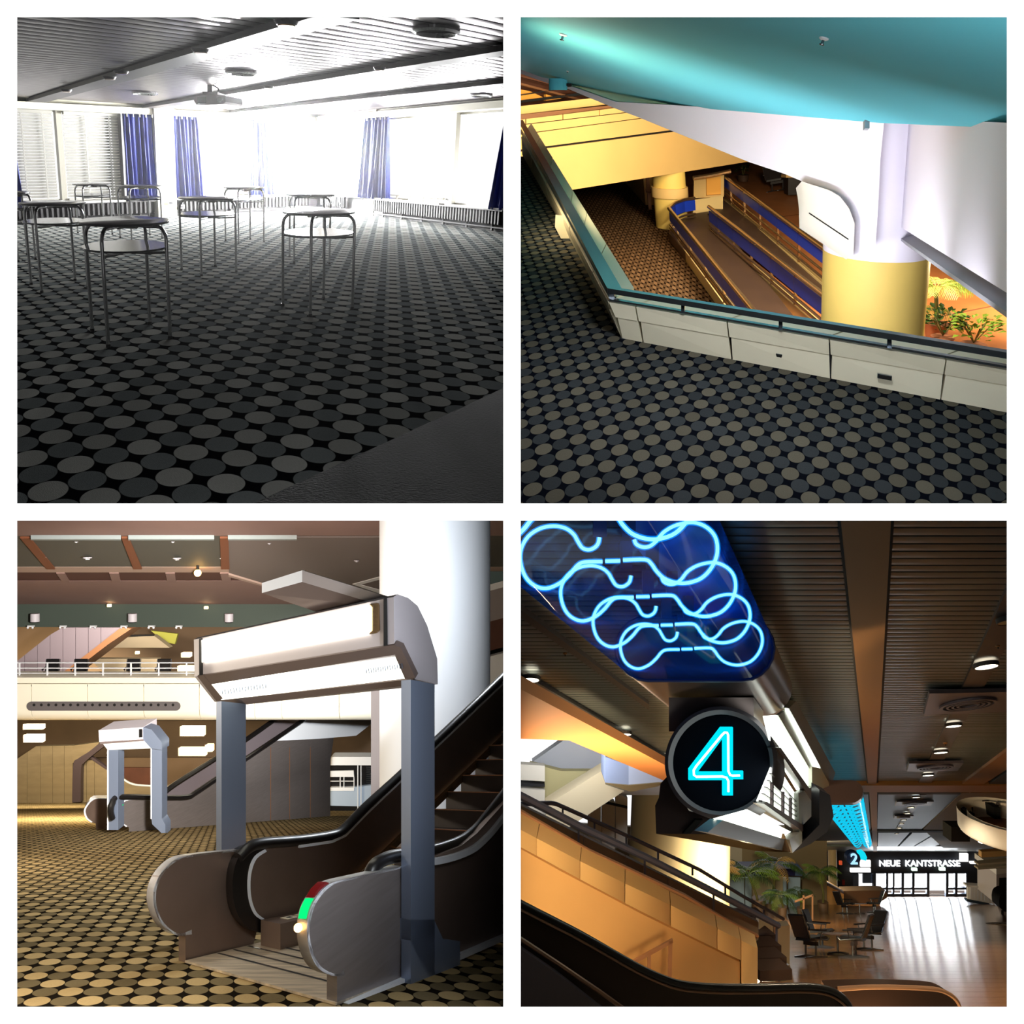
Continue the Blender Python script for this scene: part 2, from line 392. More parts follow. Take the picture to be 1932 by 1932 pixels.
# uprights: the cream pier and the window posts
band(WL, wl(326), wl(291), 0, HC, .22, nl, m_cream, 'wall_pier', kind='structure')
band(WL, wl(20), WLe, 0, HC, -.2, nl, m_cream, 'wall_left_blank', kind='structure')
band(WL, wl(238), wl(232), HS, HH, -.3, nl, m_frame, 'wall_left_jamb', kind='structure')
for k, (f, a, b) in enumerate([(wl, 131, 121), (wl, 600, 594), (wr, 838, 849)]):
    n = nl if f is wl else nr
    W = WL if f is wl else WR
    band(W, f(a), f(b), HS, HH, -.12, n, m_frame, 'window_post_%d' % (k+1), kind='structure')
band(WR, wr(688), wr(706), 0, HC, .05, nr, m_cream, 'wall_pier_right', kind='structure')
def window(k, f, a, b, n, lab):
    w0, w1 = f(a), f(b); d = w1-w0
    o = bpy.data.objects.new('window_%d' % k, None); COL.objects.link(o); put(o, None, w0+ez*HS); tag(o, kind='structure')
    t_ = .05; L_ = d.length; dn = d.normalized()
    band(None, w0-n*.16, w1-n*.16, HS, HS+.07, .06, n, m_frame, 'window_frame', parent=o)
    band(None, w0-n*.16, w1-n*.16, HH-.06, HH, .06, n, m_frame, 'window_frame', parent=o)
    band(None, w0-n*.14, w1-n*.14, HS+.07, HH-.06, .01, n, m_glass, 'pane', parent=o)
    band(None, w0-n*.1, w1-n*.1, HS-.03, HS+.02, .3, n, m_sill, 'window_sill', parent=o)
window(1, wl, 121, 20, nl, ''); window(2, wl, 232, 131, nl, ''); window(3, wl, 594, 328, nl, '')
window(4, wr, 600, 688, nr, ''); window(5, wr, 706, 838, nr, ''); window(6, wr, 849, 957, nr, '')
# low handrail rods in front of the panes
for (f, a, b, n, lab) in [(wl, 480, 376, nl, 'thin rod along the sill of the window left of the glare'), (wr, 737, 836, nr, 'thin rod on brackets along the sill of the right window')]:
    p, q2 = f(a)+ez*(HS+.14)+n*.02, f(b)+ez*(HS+.14)+n*.02
    t_ = thing('sill_rod', p, lab, 'rod')
    MB(A).tube([p, q2], .025, 8).build('rod', m_frame, t_)
    for k in range(4):
        c = lerp(p, q2, (k+.5)/4); MB(A).box(c-ez*.14, (q2-p).normalized()*.05, ez*.14, n*.03).build('bracket', m_frame, t_)
# ---- venetian blinds
m_bl = mat('blind_slat_ivory', (150, 148, 140), .5)
for (a, b, lab) in [(113, 22, 'ivory venetian blind at the far left edge of the room'), (236, 133, 'ivory venetian blind between window post and blue curtain')]:
    w0, w1 = wl(a)-nl*.02, wl(b)-nl*.02
    t_ = thing('venetian_blind', w0+ez*HS, lab, 'blind', 'venetian blinds on the left windows'); d = w1-w0
    MB(A).box(w0+ez*(HH-.1), d, ez*.07, nl*.08).build('head_rail', m_bl, t_)
    sl = None; nn = 29
    for k in range(nn):
        h = HS+.12+(HH-.24-HS)*k/(nn-1)
        if sl is None:
            mb = MB(A); mb.prism([w0+ez*h, w0+ez*(h+.05)+nl*.022, w0+ez*(h+.055)+nl*.022, w0+ez*(h+.006)], d); sl = mb.build('slat', m_bl, t_); h_0 = h
        else: clone(sl, ez*(h-h_0), t_)
    for fr in (.2, .62):
        MB(A).box(lerp(w0, w1, fr)+ez*(HS+.1)+nl*.045, d.normalized()*.035, ez*(HH-HS-.2), nl*.008).build('ladder_tape', m_bl, t_)
    MB(A).box(w0+ez*(HS+.04), d, ez*.05, nl*.05).build('bottom_rail', m_bl, t_)
# ---- curtains
m_cur = mat('blue_curtain', (8, 28, 112), .8, noise=.15, nscale=4)
def curtain(f, xt0, xt1, xb0, xb1, n, lab, seed, hb=.5):
    rnd = random.Random(seed); mb = MB(A); cols = 72; rows = 12
    t0, t1, b0, b1 = f(xt0), f(xt1), f(xb0), f(xb1)
    W = []
    folds = [rnd.uniform(.8, 1.25) for _ in range(9)]; ph = rnd.uniform(0, 6)
    for j in range(rows+1):
        v = j/rows
        for i_ in range(cols+1):
            u = i_/cols
            p = lerp(lerp(t0, t1, u), lerp(b0, b1, u), v)
            s = math.sin(u*2*math.pi*7+ph+.8*math.sin(u*9+v*2))*(.05+.07*v)*(.7+.5*math.sin(u*13+ph))
            W.append(p+n*(.13+s)+ez*(HH-.02+(hb-HH)*v))
    mb.add(W, [(j*(cols+1)+i_, j*(cols+1)+i_+1, (j+1)*(cols+1)+i_+1, (j+1)*(cols+1)+i_) for j in range(rows) for i_ in range(cols)])
    t_ = thing('curtain', b0+ez*hb, lab, 'curtain', 'blue curtains of the meeting room')
    o = mb.build('cloth', m_cur, t_, smooth=80)
    md = o.modifiers.new('thick', 'SOLIDIFY'); md.thickness = .012
    for k in range(5):
        c = lerp(t0, t1, (k+.5)/5)+n*.2+ez*(HH-.06); MB(A).tube([c+ez*.05, c-ez*.03], .018, 6).build('hook', m_cream, t_)
curtain(wl, 236, 293, 236, 296, nl, 'blue curtain right of the venetian blinds, beside the cream pier', 1)
curtain(wl, 327, 374, 329, 379, nl, 'blue curtain on the right side of the cream pier', 2)
curtain(wl, 471, 500, 466, 510, nl, 'pale blue backlit curtain at the edge of the glare', 3, .5)
curtain(wr, 694, 736, 687, 737, nr, 'blue curtain left of the bright right window', 4, .5)
curtain(wr, 945, 963, 925, 963, nr, 'blue curtain cut by the right edge of the room', 5, .5)
curtain(wl, 22, 32, 22, 43, nl, 'sliver of blue curtain at the left edge of the room', 6, .5)
# ---- ribbed radiators below the sills
m_rad = mat('radiator_brown_grey', (26, 22, 24), .6, 0)
def radiator(f, a, b, n, lab, ng):
    w0, w1 = f(a), f(b); d = w1-w0; t_ = thing('radiator', w0, lab, 'radiator', 'ribbed radiators below the windows')
    MB(A).box(w0+ez*.16+n*.06, d, ez*.29, n*.04).build('body', m_low, t_)
    MB(A).box(w0+ez*.45+n*.04, d, ez*.03, n*.16).build('top_cover', m_rad, t_)
    mb = MB(A); L_ = d.length; dn = d.normalized(); c = .15
    while c < L_-.1: mb.box(w0+dn*c+ez*.15+n*.1, dn*.055, ez*.3, n*.07); c += .14
    mb.build('fins', m_rad, t_, kind='stuff')
    MB(A).box(w0+ez*.06+n*.05, d, ez*.03, n*.05).build('pipe', m_rad, t_)
    for k in range(ng):
        MB(A).box(lerp(w0, w1, (k+.5)/ng)+n*.05, dn*.06, ez*.16, n*.05).build('foot', m_rad, t_)
radiator(wl, 288, 22, nl, 'long ribbed radiator below the venetian blinds', 5)
radiator(wl, 585, 330, nl, 'ribbed radiator below the window beside the glare', 4)
radiator(wr, 610, 660, nr, 'short ribbed radiator washed out by the glare', 2)
radiator(wr, 710, 957, nr, 'long dark ribbed radiator below the right window', 6)
for (x, y, lab) in [(312, 385, 'small wall socket on the cream pier'), (333, 392, 'thermostat valve beside the cream pier')]:
    c = WL.at(x, y)+nl*.26; t_ = thing('wall_socket', c, lab, 'socket')
    MB(A).box(c-dl*.08, dl*.16, ez*.1, nl*.02).build('plate', m_sill, t_)
    MB(A).box(c-dl*.05+nl*.02+ez*.02, dl*.1, ez*.06, nl*.01).build('insert', m_base, t_)
# ---- projector and speaker
m_proj = mat('projector_grey', (118, 104, 112), .5)
c = A.fl(396, 160, HC); D = c.y; s = D/F
t_ = thing('projector', c-ez*.5, 'grey ceiling projector hanging on a short mount', 'projector')
pc = lambda x, y, dd=0: P(x, y, D-.3+dd)
mb = MB(A); body = [pc(368, 180), pc(392, 178), pc(424, 180), pc(426, 192), pc(422, 196), pc(392, 198), pc(370, 197), pc(366, 190)]
mb.prism(body, V((.1, .75, .3))); mb.build('body', m_proj, t_)
mb = MB(A); mb.prism([pc(372, 183, -.02), pc(388, 182, -.02), pc(388, 194, -.02), pc(372, 194, -.02)], V((0, .03, 0))); mb.build('lens_panel', m_trk, t_)
MB(A).ell(P(414, 187, D-.34), V((.06, 0, 0)), V((0, 0, .05)), V((0, .05, 0)), 14).build('lens', m_base, t_)
MB(A).tube([P(396, 153, D), P(396, 182, D)], .05, 10).build('mount_pole', m_trk, t_)
MB(A).box(P(382, 178, D-.2), V((28*s, 0, 0)), V((0, .5, .18)), V((0, 0, .05))).build('bracket', m_trk, t_)
MB(A).tube(smooth_path([P(400, 160, D), P(412, 168, D), P(408, 180, D)], 5), .018, 6).build('cable', m_trk, t_)
c = A.fl(43, 186, HC); D = c.y
t_ = thing('ceiling_speaker', P(42, 205, D), 'small dark speaker hanging in the top left corner of the window wall', 'speaker')
MB(A).lathe(P(40, 207, D), V((.12, 0, 0)), V((0, .14, 0)), V((.07, -.05, .2)), [(.75, 0), (1, .35), (1, .8), (.6, 1)], 14).build('cabinet', m_base, t_)
MB(A).tube([P(43, 185, D), P(43, 198, D)], .04, 8).build('bracket', m_trk, t_)
# ---- round two-tier tables
m_top = mat('black_glossy_tabletop', (40, 38, 42), .15, 0, spec=.5)
m_edge = mat('table_edge', (30, 26, 28), .3)
HT, HSH = 1.06, .835
def table(legs, lab):
    L_ = [A.fl(*p) for p in legs]; c = (L_[0]+L_[1]+L_[2]+L_[3])/4
    a, b = (L_[0]-L_[2])/2, (L_[1]-L_[3])/2
    c = (L_[0]+L_[2]+L_[1]+L_[3])/4
    t_ = thing('bistro_table', c, lab, 'table', 'round two-tier tables with chrome legs')
    MB(A).lathe(c+ez*HT, a, b, ez, [(.9, -.028), (.985, -.022), (1.0, -.01), (1.0, -.004), (.99, 0)], 48).build('tabletop', m_top, t_)
    MB(A).lathe(c+ez*HSH, a, b, ez, [(.93, -.02), (.955, -.012), (.955, 0)], 48).build('shelf', m_top, t_)
    for k, sg in ((0, a), (1, b), (2, -a), (3, -b)):
        f = c+sg
        pts = [f, f+ez*.9]+arc(f-sg*.22+ez*.9, sg*.22, ez*.115, 0, 90, 6)[1:]+[c+sg*.25+ez*1.015]
        lg = MB(A).tube(pts, .0165, 10).build('leg', m_chrome, t_)
        if lg: MB(A).ell(f, A.ex*.021, A.ey*.021, ez*.03, 10).build('foot', m_edge, lg)
    for k, (sa, sb) in enumerate(((a, -a), (b, -b))):
        MB(A).tube([c+sa+ez*.79, c+sa*.5+ez*.775, c+sb*.5+ez*.775, c+sb+ez*.79], .012, 8).build('crossbar', m_edge, t_)
        MB(A).tube([c+sa*.3+ez*1.0, c+sb*.3+ez*1.0], .014, 8).build('crossbar', m_edge, t_)
    return t_
table([(172, 626), (207, 655), (319, 640), (285, 612)], 'nearest round table, in front at left with a full view of both tops')
table([(60, 537), (78, 553), (167, 544), (141, 530)], 'round table left of and behind the nearest one')
table([(20, 485), (35, 494), (67, 489), (52, 480)], 'round table cut by the left edge of the room')
table([(146, 440), (163, 447), (211, 442), (197, 436)], 'round table in front of the venetian blinds')
table([(227, 449), (249, 456), (306, 450), (283, 444)], 'round table in front of the curtain by the cream pier')
table([(344, 509.5), (379, 521), (447, 514), (405, 503)], 'round table in the middle, before the ribbed radiator')
table([(426, 454), (450, 461), (498, 457), (472, 452)], 'farther round table just left of the glare')
table([(534, 577), (585, 597), (665, 583), (610, 565)], 'round table with its left half lost in the window glare')
table([(548, 485), (553, 496.5), (623, 498), (608, 487)], 'far round table hidden in the window glare, only legs showing')
# ---- daylight outside the windows
def daylight(name, W, f, a, b, power, n, col=(1, 1, 1), dist=1.0):
    p = (f(a)+f(b))/2+ez*1.7-n*dist
    return lamp('AREA', name, p, power, col, aim=p+n, size=(f(a)-f(b)).length, size_y=2.6)
daylight('sky_light_glare_left', WL, wl, 596, 480, 10500, nl)
daylight('sky_light_glare_right', WR, wr, 600, 690, 12500, nr)
daylight('sky_light_left', WL, wl, 240, 25, 45, nl)
daylight('sky_light_right', WR, wr, 706, 955, 1100, nr)

# ---- thin scattering volume added so the windows spread a glow
m_hz = bpy.data.materials.new('sunlit_haze'); m_hz.use_nodes = True; _n = m_hz.node_tree
for _q in list(_n.nodes): _n.nodes.remove(_q)
_v = _n.nodes.new('ShaderNodeVolumeScatter'); _o = _n.nodes.new('ShaderNodeOutputMaterial'); _n.links.new(_v.outputs[0], _o.inputs['Volume'])
_v.inputs['Density'].default_value = .0012; _v.inputs['Anisotropy'].default_value = .9
hp = [A.fl(45, 935), A.fl(940, 935), wr(938)+nr*.4, K+nl*.4+nr*.4, wl(45)+nl*.4]
mb = MB(); mb.prism([p+A.n*.03 for p in hp], V((0, -.36, 1)).normalized()*2.75)
hz = mb.build('haze', m_hz, None, kind='structure')
# ================================================================ UPPER RIGHT: gallery above the ramps
B = Room(1, 1, 75, 0, (1480, 3500), 2.2, -1)
ez = B.ez
HL = -4.0
m_carp2 = carpet('blue_grey_spotted_carpet', (92, 87, 74), (54, 57, 58), (13, 15, 21))
p0 = B.fl(980+285/4.2, 600+845/4.2)
Uu = (B.fl(980+1810/4.2, 600+1220/4.2)-B.fl(980+125/4.2, 600+800/4.2))/10
Vv = (B.fl(980+435/4.2, 600+1360/4.2)-p0)/6
mb = MB(B); mb.face([B.fl(900, 975), B.fl(2300, 975), B.fl(2300, 860), B.fl(1905, 779), B.fl(1173, 638), B.fl(1085, 469), B.fl(994, 295), B.fl(940, 295)])
struct(mb, 'floor_gallery', m_carp2, uvf=lattice(p0, Vv, Uu-Vv, B.n))
# ---- parapet
m_par = mat('cream_parapet_panel', (222, 214, 186), .45, noise=.04, nscale=2)
m_cap = mat('cream_parapet_cap', (226, 214, 182), .3)
m_steel = mat('grey_steel_rail', (120, 128, 136), .22, .9)
m_dark = mat('joint_black', (18, 15, 14), .8)
HP, HM = .26, .16
def ln(p, q): return lambda x: p[1]+(q[1]-p[1])*(x-p[0])/(q[0]-p[0])
top_, mid_, bas_ = ln((1148, 571), (1899, 699)), ln((1164, 599), (1899, 727)), ln((1173, 638), (1899, 778))
inn_ = ln((1150, 552), (1905, 672))
t_ = thing('parapet', B.fl(1500, bas_(1500)), 'long cream panelled parapet with grey rail in front of the ramps', 'parapet')
jt = [1148, 1199, 1372, 1565, 1785, 2250]; jb = [1173, 1213, 1381, 1567, 1775, 2220]
jm = [1160, 1204, 1375, 1566, 1781, 2240]
inw = (B.fl(1500, inn_(1500), HP)-B.fl(1500, top_(1500), HP)); inw = (inw-B.n*inw.dot(B.n))
inw = inw.normalized()
for i in range(5):
    g = 1.3
    a = [B.fl(jt[i]+g, top_(jt[i]+g), HP), B.fl(jt[i+1]-g, top_(jt[i+1]-g), HP), B.fl(jm[i+1]-g, mid_(jm[i+1]-g), HM), B.fl(jm[i]+g, mid_(jm[i]+g), HM)]
    MB(B).prism(a, inw*.1).build('upper_panel', m_par, t_)
    a = [B.fl(jm[i]+g+3, mid_(jm[i]+g+3)+1, HM)+inw*.02, B.fl(jm[i+1]-g, mid_(jm[i+1]-g)+1, HM)+inw*.02, B.fl(jb[i+1]-g, bas_(jb[i+1]-g), 0), B.fl(jb[i]+g, bas_(jb[i]+g), 0)]
    MB(B).prism(a, inw*.1).build('lower_panel', m_par, t_)
    x0, x1 = jt[i]+g, jt[i+1]-g
    MB(B).prism([B.fl(x0, top_(x0), HP)+inw*.1, B.fl(x1, top_(x1), HP)+inw*.1, B.fl(x1+30, inn_(x1+30), HP), B.fl(x0+34, inn_(x0+34), HP)], -ez*.05).build('cap', m_cap, t_)
a, b = B.fl(1178, bas_(1178))+inw*.02-ez*.03, B.fl(2230, bas_(2230))+inw*.02-ez*.03; c, d = B.fl(2250, top_(2250), HP-.02)+inw*.08, B.fl(1156, top_(1156), HP-.02)+inw*.08
MB(B).prism([a, b, c, d], inw*.06).build('core', m_dark, t_)
a, b = B.fl(1185, inn_(1185), HP-.05), B.fl(2260, inn_(2260), HP-.05)
MB(B).prism([a, b, b-ez*1.2, a-ez*1.2], -inw*.05).build('inner_face', m_par, t_)
# rails
r0, r1 = B.fl(1148, 549, .355), B.fl(2250, ln((1148, 549), (1899, 671))(2250), .355)
rw = inw*.07
MB(B).box(r0-ez*.022, r1-r0, rw, ez*.044).build('handrail', m_steel, t_)
s0, s1 = B.fl(1150, 567.5, HP+.012), B.fl(2250, ln((1150, 567.5), (1899, 695))(2250), HP+.012)
MB(B).box(s0, s1-s0, inw*.05, ez*.016).build('foot_rail', m_steel, t_)
for x in (1285, 1469, 1674, 1905):
    f = (x-1148)/(2250-1148)
    p = B.fl(x, ln((1148, 549), (1899, 671))(x), .335); q_ = B.fl(x, ln((1150, 567.5), (1899, 695))(x), HP+.02)
    MB(B).box(q_, (r1-r0).normalized()*.03, inw*.03, p-q_).build('rail_post', m_steel, t_)
for (x, y, ww, hh, lab) in [(1470, 669, 12, .035, 'small square floor socket in the parapet below the middle rail post'), (1668, 708, 26, .033, 'wide double socket in the parapet right of the small one')]:
    c = B.fl(x, y, .085)-inw*.035; d = (r1-r0).normalized()*(ww*c.y/F)
    o = thing('parapet_socket', c, lab, 'socket')
    MB(B).box(c-d/2-inw*.008-ez*hh/2, d, ez*hh, inw*.02).build('frame', m_steel, o)
    MB(B).box(c-d*.4-inw*.012-ez*hh*.3, d*.8, ez*hh*.6, inw*.01).build('insert', m_dark, o)
# left arm of the parapet, running away
t_ = thing('parapet', B.fl(1100, 500), 'cream parapet arm running away to the upper left with a flat steel rail', 'parapet')
to, bo, ic = [(1148, 571), (1075, 433), (983, 259)], [(1173, 638), (1085, 469), (985, 292)], [(1197, 545), (1080, 358), (1002, 232)]
for i in range(2):
    a, b, c, d = B.fl(*to[i], HP), B.fl(*to[i+1], HP), B.fl(*ic[i+1], HP), B.fl(*ic[i], HP)
    for k in range(3):
        u0, u1 = k/3+.004, (k+1)/3-.004
        MB(B).prism([lerp(a, b, u0), lerp(a, b, u1), lerp(d, c, u1), lerp(d, c, u0)], -ez*.06).build('cap', m_cap, t_)
        e, f_ = B.fl(*bo[i], 0), B.fl(*bo[i+1], 0)
        MB(B).prism([lerp(a, b, u0)-ez*.06, lerp(a, b, u1)-ez*.06, lerp(e, f_, u1), lerp(e, f_, u0)], V((.06, .02, 0))).build('side_panel', m_par, t_)
    MB(B).prism([d-ez*.06, c-ez*.06, c-ez*1.2, d-ez*1.2], V((-.05, 0, 0))).build('inner_face', m_par, t_)
a, b = B.fl(1146, 548, .355), B.fl(978, 228, .355)
MB(B).box(a-ez*.02, b-a, V((.12, 0, 0)), ez*.04).build('handrail', m_steel, t_)
MB(B).box(B.fl(1150, 567, HP+.01), B.fl(980, 246, HP+.01)-B.fl(1150, 567, HP+.01), V((.06, 0, 0)), ez*.02).build('foot_rail', m_steel, t_)
MB(B).box(B.fl(1149, 567, HP), V((.05, 0, 0)), inw*.05, ez*.1).build('rail_post', m_steel, t_)
pts = [(1048, 405), (1047, 428), (1062, 457), (1085, 463), (1090, 448), (1070, 408)]
D_ = B.fl(1075, 450).y
MB(B).prism([P(x, y, D_) for x, y in pts], V((.1, .55, .1))).build('wall_bracket', m_par, None, 'rounded cream bracket on the gallery side of the left parapet', 'bracket')
# ---- lower storey: spotted carpet, brown tile floor
m_carp3 = carpet('brown_spotted_carpet', (112, 86, 62), (84, 64, 46), (24, 16, 12))
fl = lambda x, y, h=HL: B.fl(x, y, h)
q0 = fl(1140, 400); u_ = fl(1163, 397)-q0; v_ = fl(1152, 418)-q0
u_ = u_/5; v_ = v_/5
mb = MB(B); mb.face([fl(1040, 345), fl(1215, 335), fl(1260, 424), fl(1268, 462), fl(1385, 596), fl(1390, 640), fl(1100, 640)])
struct(mb, 'floor_lower_carpet', m_carp3, uvf=lattice(q0, u_, v_, B.n))
m_tile = mat('brown_clay_tile', (176, 110, 62), .45, noise=.12, nscale=1.2)
mb = MB(B); mb.face([p-B.n*.06 for p in (fl(1180, 270), fl(2400, 270), fl(2400, 800), fl(1380, 800))])
struct(mb, 'floor_lower_tiles', m_tile)
# ---- pale balcony front across the void
m_bal = mat('pale_balcony_front', (214, 178, 112), .6, noise=.05, nscale=.6)
m_brn = mat('brown_rail_band', (126, 86, 58), .5)
m_org = mat('orange_brown_recess', (150, 84, 34), .7)
FWa, FWb = B.fl(1060, 361.5, -2.0), B.fl(1430, 302.4, -2.0)
FW = vplane(FWa, FWb, ez)
t_ = thing('balcony', (FWa+FWb)/2, 'pale balcony front with black joint lines behind the left parapet', 'balcony')
bk = -FW.n*.5
def fq(l0, l1, name, m, dep=.3, x0=960, x1=1450, out=0):
    f0, f1 = ln(*l0), ln(*l1)
    MB(B).prism([FW.off(out).at(x0, f0(x0)), FW.off(out).at(x1, f0(x1)), FW.off(out).at(x1, f1(x1)), FW.off(out).at(x0, f1(x0))], -FW.n*dep).build(name, m, t_)
l1, l2, l3 = ((1080, 358), (1412, 305)), ((1031, 280), (1270, 249)), ((1031, 276), (1270, 245))
l4, l5 = ((1013, 250), (1210, 224)), ((1013, 248.5), (1210, 222.5))
l6, l7 = ((985, 236), (1182, 213)), ((985, 234.5), (1182, 211.5))
fq(l2, l1, 'lower_panel', m_bal, .8)
fq(l4, l3, 'middle_panel', m_bal)
fq(l6, l5, 'upper_panel', m_bal)
for xa, xb in ((940, 991), (993, 1061), (1063, 1130), (1132, 1250)):
    fq(((985, 225), (1150, 201)), l7, 'top_panel', m_bal, .3, xa, xb)
fq(l3, l2, 'black_joint', m_dark, .1, 1031, 1400, -.15); fq(l5, l4, 'black_joint', m_dark, .1, out=-.15); fq(l7, l6, 'black_joint', m_dark, .1, out=-.15)
fq(((985, 216), (1150, 199)), ((985, 225), (1150, 203)), 'rail_band', m_brn, .2, out=.1)
fq(((985, 200), (1110, 186)), ((985, 216), (1150, 198)), 'back_panel', m_bal, .2, out=-.3)
# rooms behind the balcony
m_wood = mat('dark_red_brown_wall', (88, 50, 34), .7, noise=.2, nscale=.7)
mb = MB(B); W2 = FW.off(-3); mb.prism([W2.at(900, 60), W2.at(1300, 60), W2.at(1300, 215), W2.at(900, 230)], -FW.n*.2); struct(mb, 'wall_behind_balcony', m_wood)
t_ = thing('upper_gallery', W2.at(985, 200), 'brown upper gallery rail with orange lit bays at far left', 'gallery')
W3 = FW.off(-2)
for (x0, y0, x1, y1, th, m) in [(960, 192, 1120, 172, 5, m_steel), (960, 182, 1100, 160, 2, m_steel), (960, 150, 1110, 190, 4, m_brn), (960, 136, 1090, 170, 3, m_wood)]:
    MB(B).prism([W3.at(x0, y0), W3.at(x1, y1), W3.at(x1, y1+th), W3.at(x0, y0+th)], -FW.n*.1).build('rail_bar', m, t_)
m_bay = mat('amber_bay', (236, 168, 70), .6)
for (pts) in [[(960, 165), (1000, 172), (1030, 186), (1010, 190), (960, 196)], [(1030, 178), (1060, 186), (1030, 190)]]:
    MB(B).prism([W3.off(-.2).at(x, y) for x, y in pts], -FW.n*.1).build('lit_bay', m_bay, t_)
# ---- things under the balcony: walls, round pillar, trolley stand
m_yel = mat('yellow_lit_column', (228, 196, 104), .55, noise=.03, nscale=2)
c = fl(1268, 428, HL); r = 30*c.y/F
t_ = thing('round_pillar', c, 'short round cream pillar under the balcony at the top of the ramp', 'pillar')
MB(B).ell(c, B.ex*r, B.ey*r, ez*3.2, 28).build('shaft', m_yel, t_)
MB(B).ell(c+ez*1.1, B.ex*r*1.12, B.ey*r*1.12, ez*.35, 28).build('collar', m_bal, t_)
a = fl(1218, 387); b = fl(1180, 345)
mb = MB(B); mb.prism([a, b, b+ez*3, a+ez*3], V((1.6, 0, 0))); mb.build('wall_under_balcony', m_bal, kind='structure')
t_ = thing('steel_stand', fl(1226, 392), 'dark steel stand with two uprights beside the round pillar', 'stand')
for x in (1224, 1240):
    p = fl(x, 396, HL); MB(B).box(p, V((.13, 0, 0)), V((0, .1, 0)), ez*1.9).build('upright', m_brn, t_)
p = fl(1222, 397, HL); MB(B).box(p+ez*.75, V((1.1, 0, -.12)), V((0, .1, 0)), ez*.12).build('crossbar', m_brn, t_)
# ---- ramps with blue railing panels
m_blue = mat('blue_panel', (24, 56, 176), .4)
m_bronze = mat('bronze_steel', (176, 146, 108), .25, .9)
m_kerb = mat('ramp_kerb_cream', (206, 180, 122), .6)
m_deck = mat('dark_brown_ramp', (66, 48, 36), .5, noise=.15, nscale=1)
# decks: rise slightly above the hall floor
mb = MB(B); mb.prism([fl(1262, 440, HL+.35), fl(1300, 404, HL+.35), fl(1342, 398, HL+.35), fl(1500, 600, HL+.2), fl(1520, 640, HL+.2), fl(1440, 640, HL+.2)], -ez*.3); struct(mb, 'floor_ramp_left', m_deck)
mb = MB(B); mb.prism([fl(1335, 402, HL+.4), fl(1366, 378, HL+.4), fl(1640, 596, HL+.25), fl(1640, 640, HL+.25)], -ez*.3); struct(mb, 'floor_ramp_right', m_deck)
def ramp_rail(h0, px, lab, dp, db, kerb, nposts, hr=-2.9, kx=.25, inner=1):
    """px: handrail pixels; dp: panel offsets below the rail; kerb: its top and foot below the rail"""
    pts = [B.fl(x, y, hr) for x, y in px]
    t = thing('ramp_railing', pts[0]-ez*kerb[1], lab, 'railing', 'blue panelled railings of the ramps')
    MB(B).tube(pts, .06, 10).build('handrail', m_bronze, t)
    for a, b in zip(pts, pts[1:]):
        L_ = b-a
        MB(B).prism([a-ez*dp[0], b-ez*dp[0], b-ez*dp[1], a-ez*dp[1]], V((.03, .02, 0))).build('blue_panel', m_blue, t)
        MB(B).prism([a-ez*kerb[0], b-ez*kerb[0], b-ez*kerb[1], a-ez*kerb[1]], V((kx, kx*.3, 0))).build('kerb', m_kerb, t)
    for dd in db: MB(B).tube([p-ez*dd for p in pts], .035, 8).build('lower_rail', m_bronze, t)
    a, b = pts[-2], pts[-1]
    for k in range(nposts):
        c = lerp(a, b, (k+.6)/nposts)+V((0, -.05, 0)); MB(B).box(c-ez*kerb[0], V((.06, 0, 0)), V((0, .06, 0)), ez*kerb[0]).build('rail_post', m_bronze, t)
    return t
ramp_rail(0, [(1310, 374), (1290, 377), (1273, 383), (1262, 393), (1425, 590)], 'left ramp railing with blue panel and curved upper end', (.06, .42), (.55, .66), (.78, 1.15), 5)
ramp_rail(0, [(1337, 390), (1575, 572)], 'middle ramp railing with blue panel between the two dark ramps', (.12, .5), (.62, .75), (.85, 1.75), 6, kx=.35)
ramp_rail(0, [(1363, 330), (1575, 484)], 'right ramp railing with blue panel nearest the brown tiles', (.1, .42), (.6, .8), (.95, 1.2), 6, hr=-2.7)
# cream end wall of the ramps
D_ = B.fl(1337, 372, -3.2).y
mb = MB(B); mb.prism([P(1308, 377, D_), P(1364, 369, D_), P(1364, 397, D_), P(1308, 404, D_)], V((0, .3, .1))); struct(mb, 'wall_ramp_end', m_kerb)
t_ = thing('ticket_box', P(1337, 370, D_+1.5), 'bronze glazed box with bright panel behind the ramp end wall', 'box')
MB(B).prism([P(x, y, D_+1.2) for x, y in [(1309, 338), (1366, 328), (1366, 371), (1309, 374)]], V((.1, .6, .2))).build('body', m_bal, t_)
MB(B).prism([P(x, y, D_+1.1) for x, y in [(1333, 337), (1360, 333), (1360, 366), (1333, 368)]], V((0, .05, 0))).build('lit_panel', m_bay, t_)
MB(B).tube([P(1308, 336, D_+1), P(1340, 331, D_+1), P(1378, 323, D_+1)], .09, 8).build('rail', m_bronze, t_)
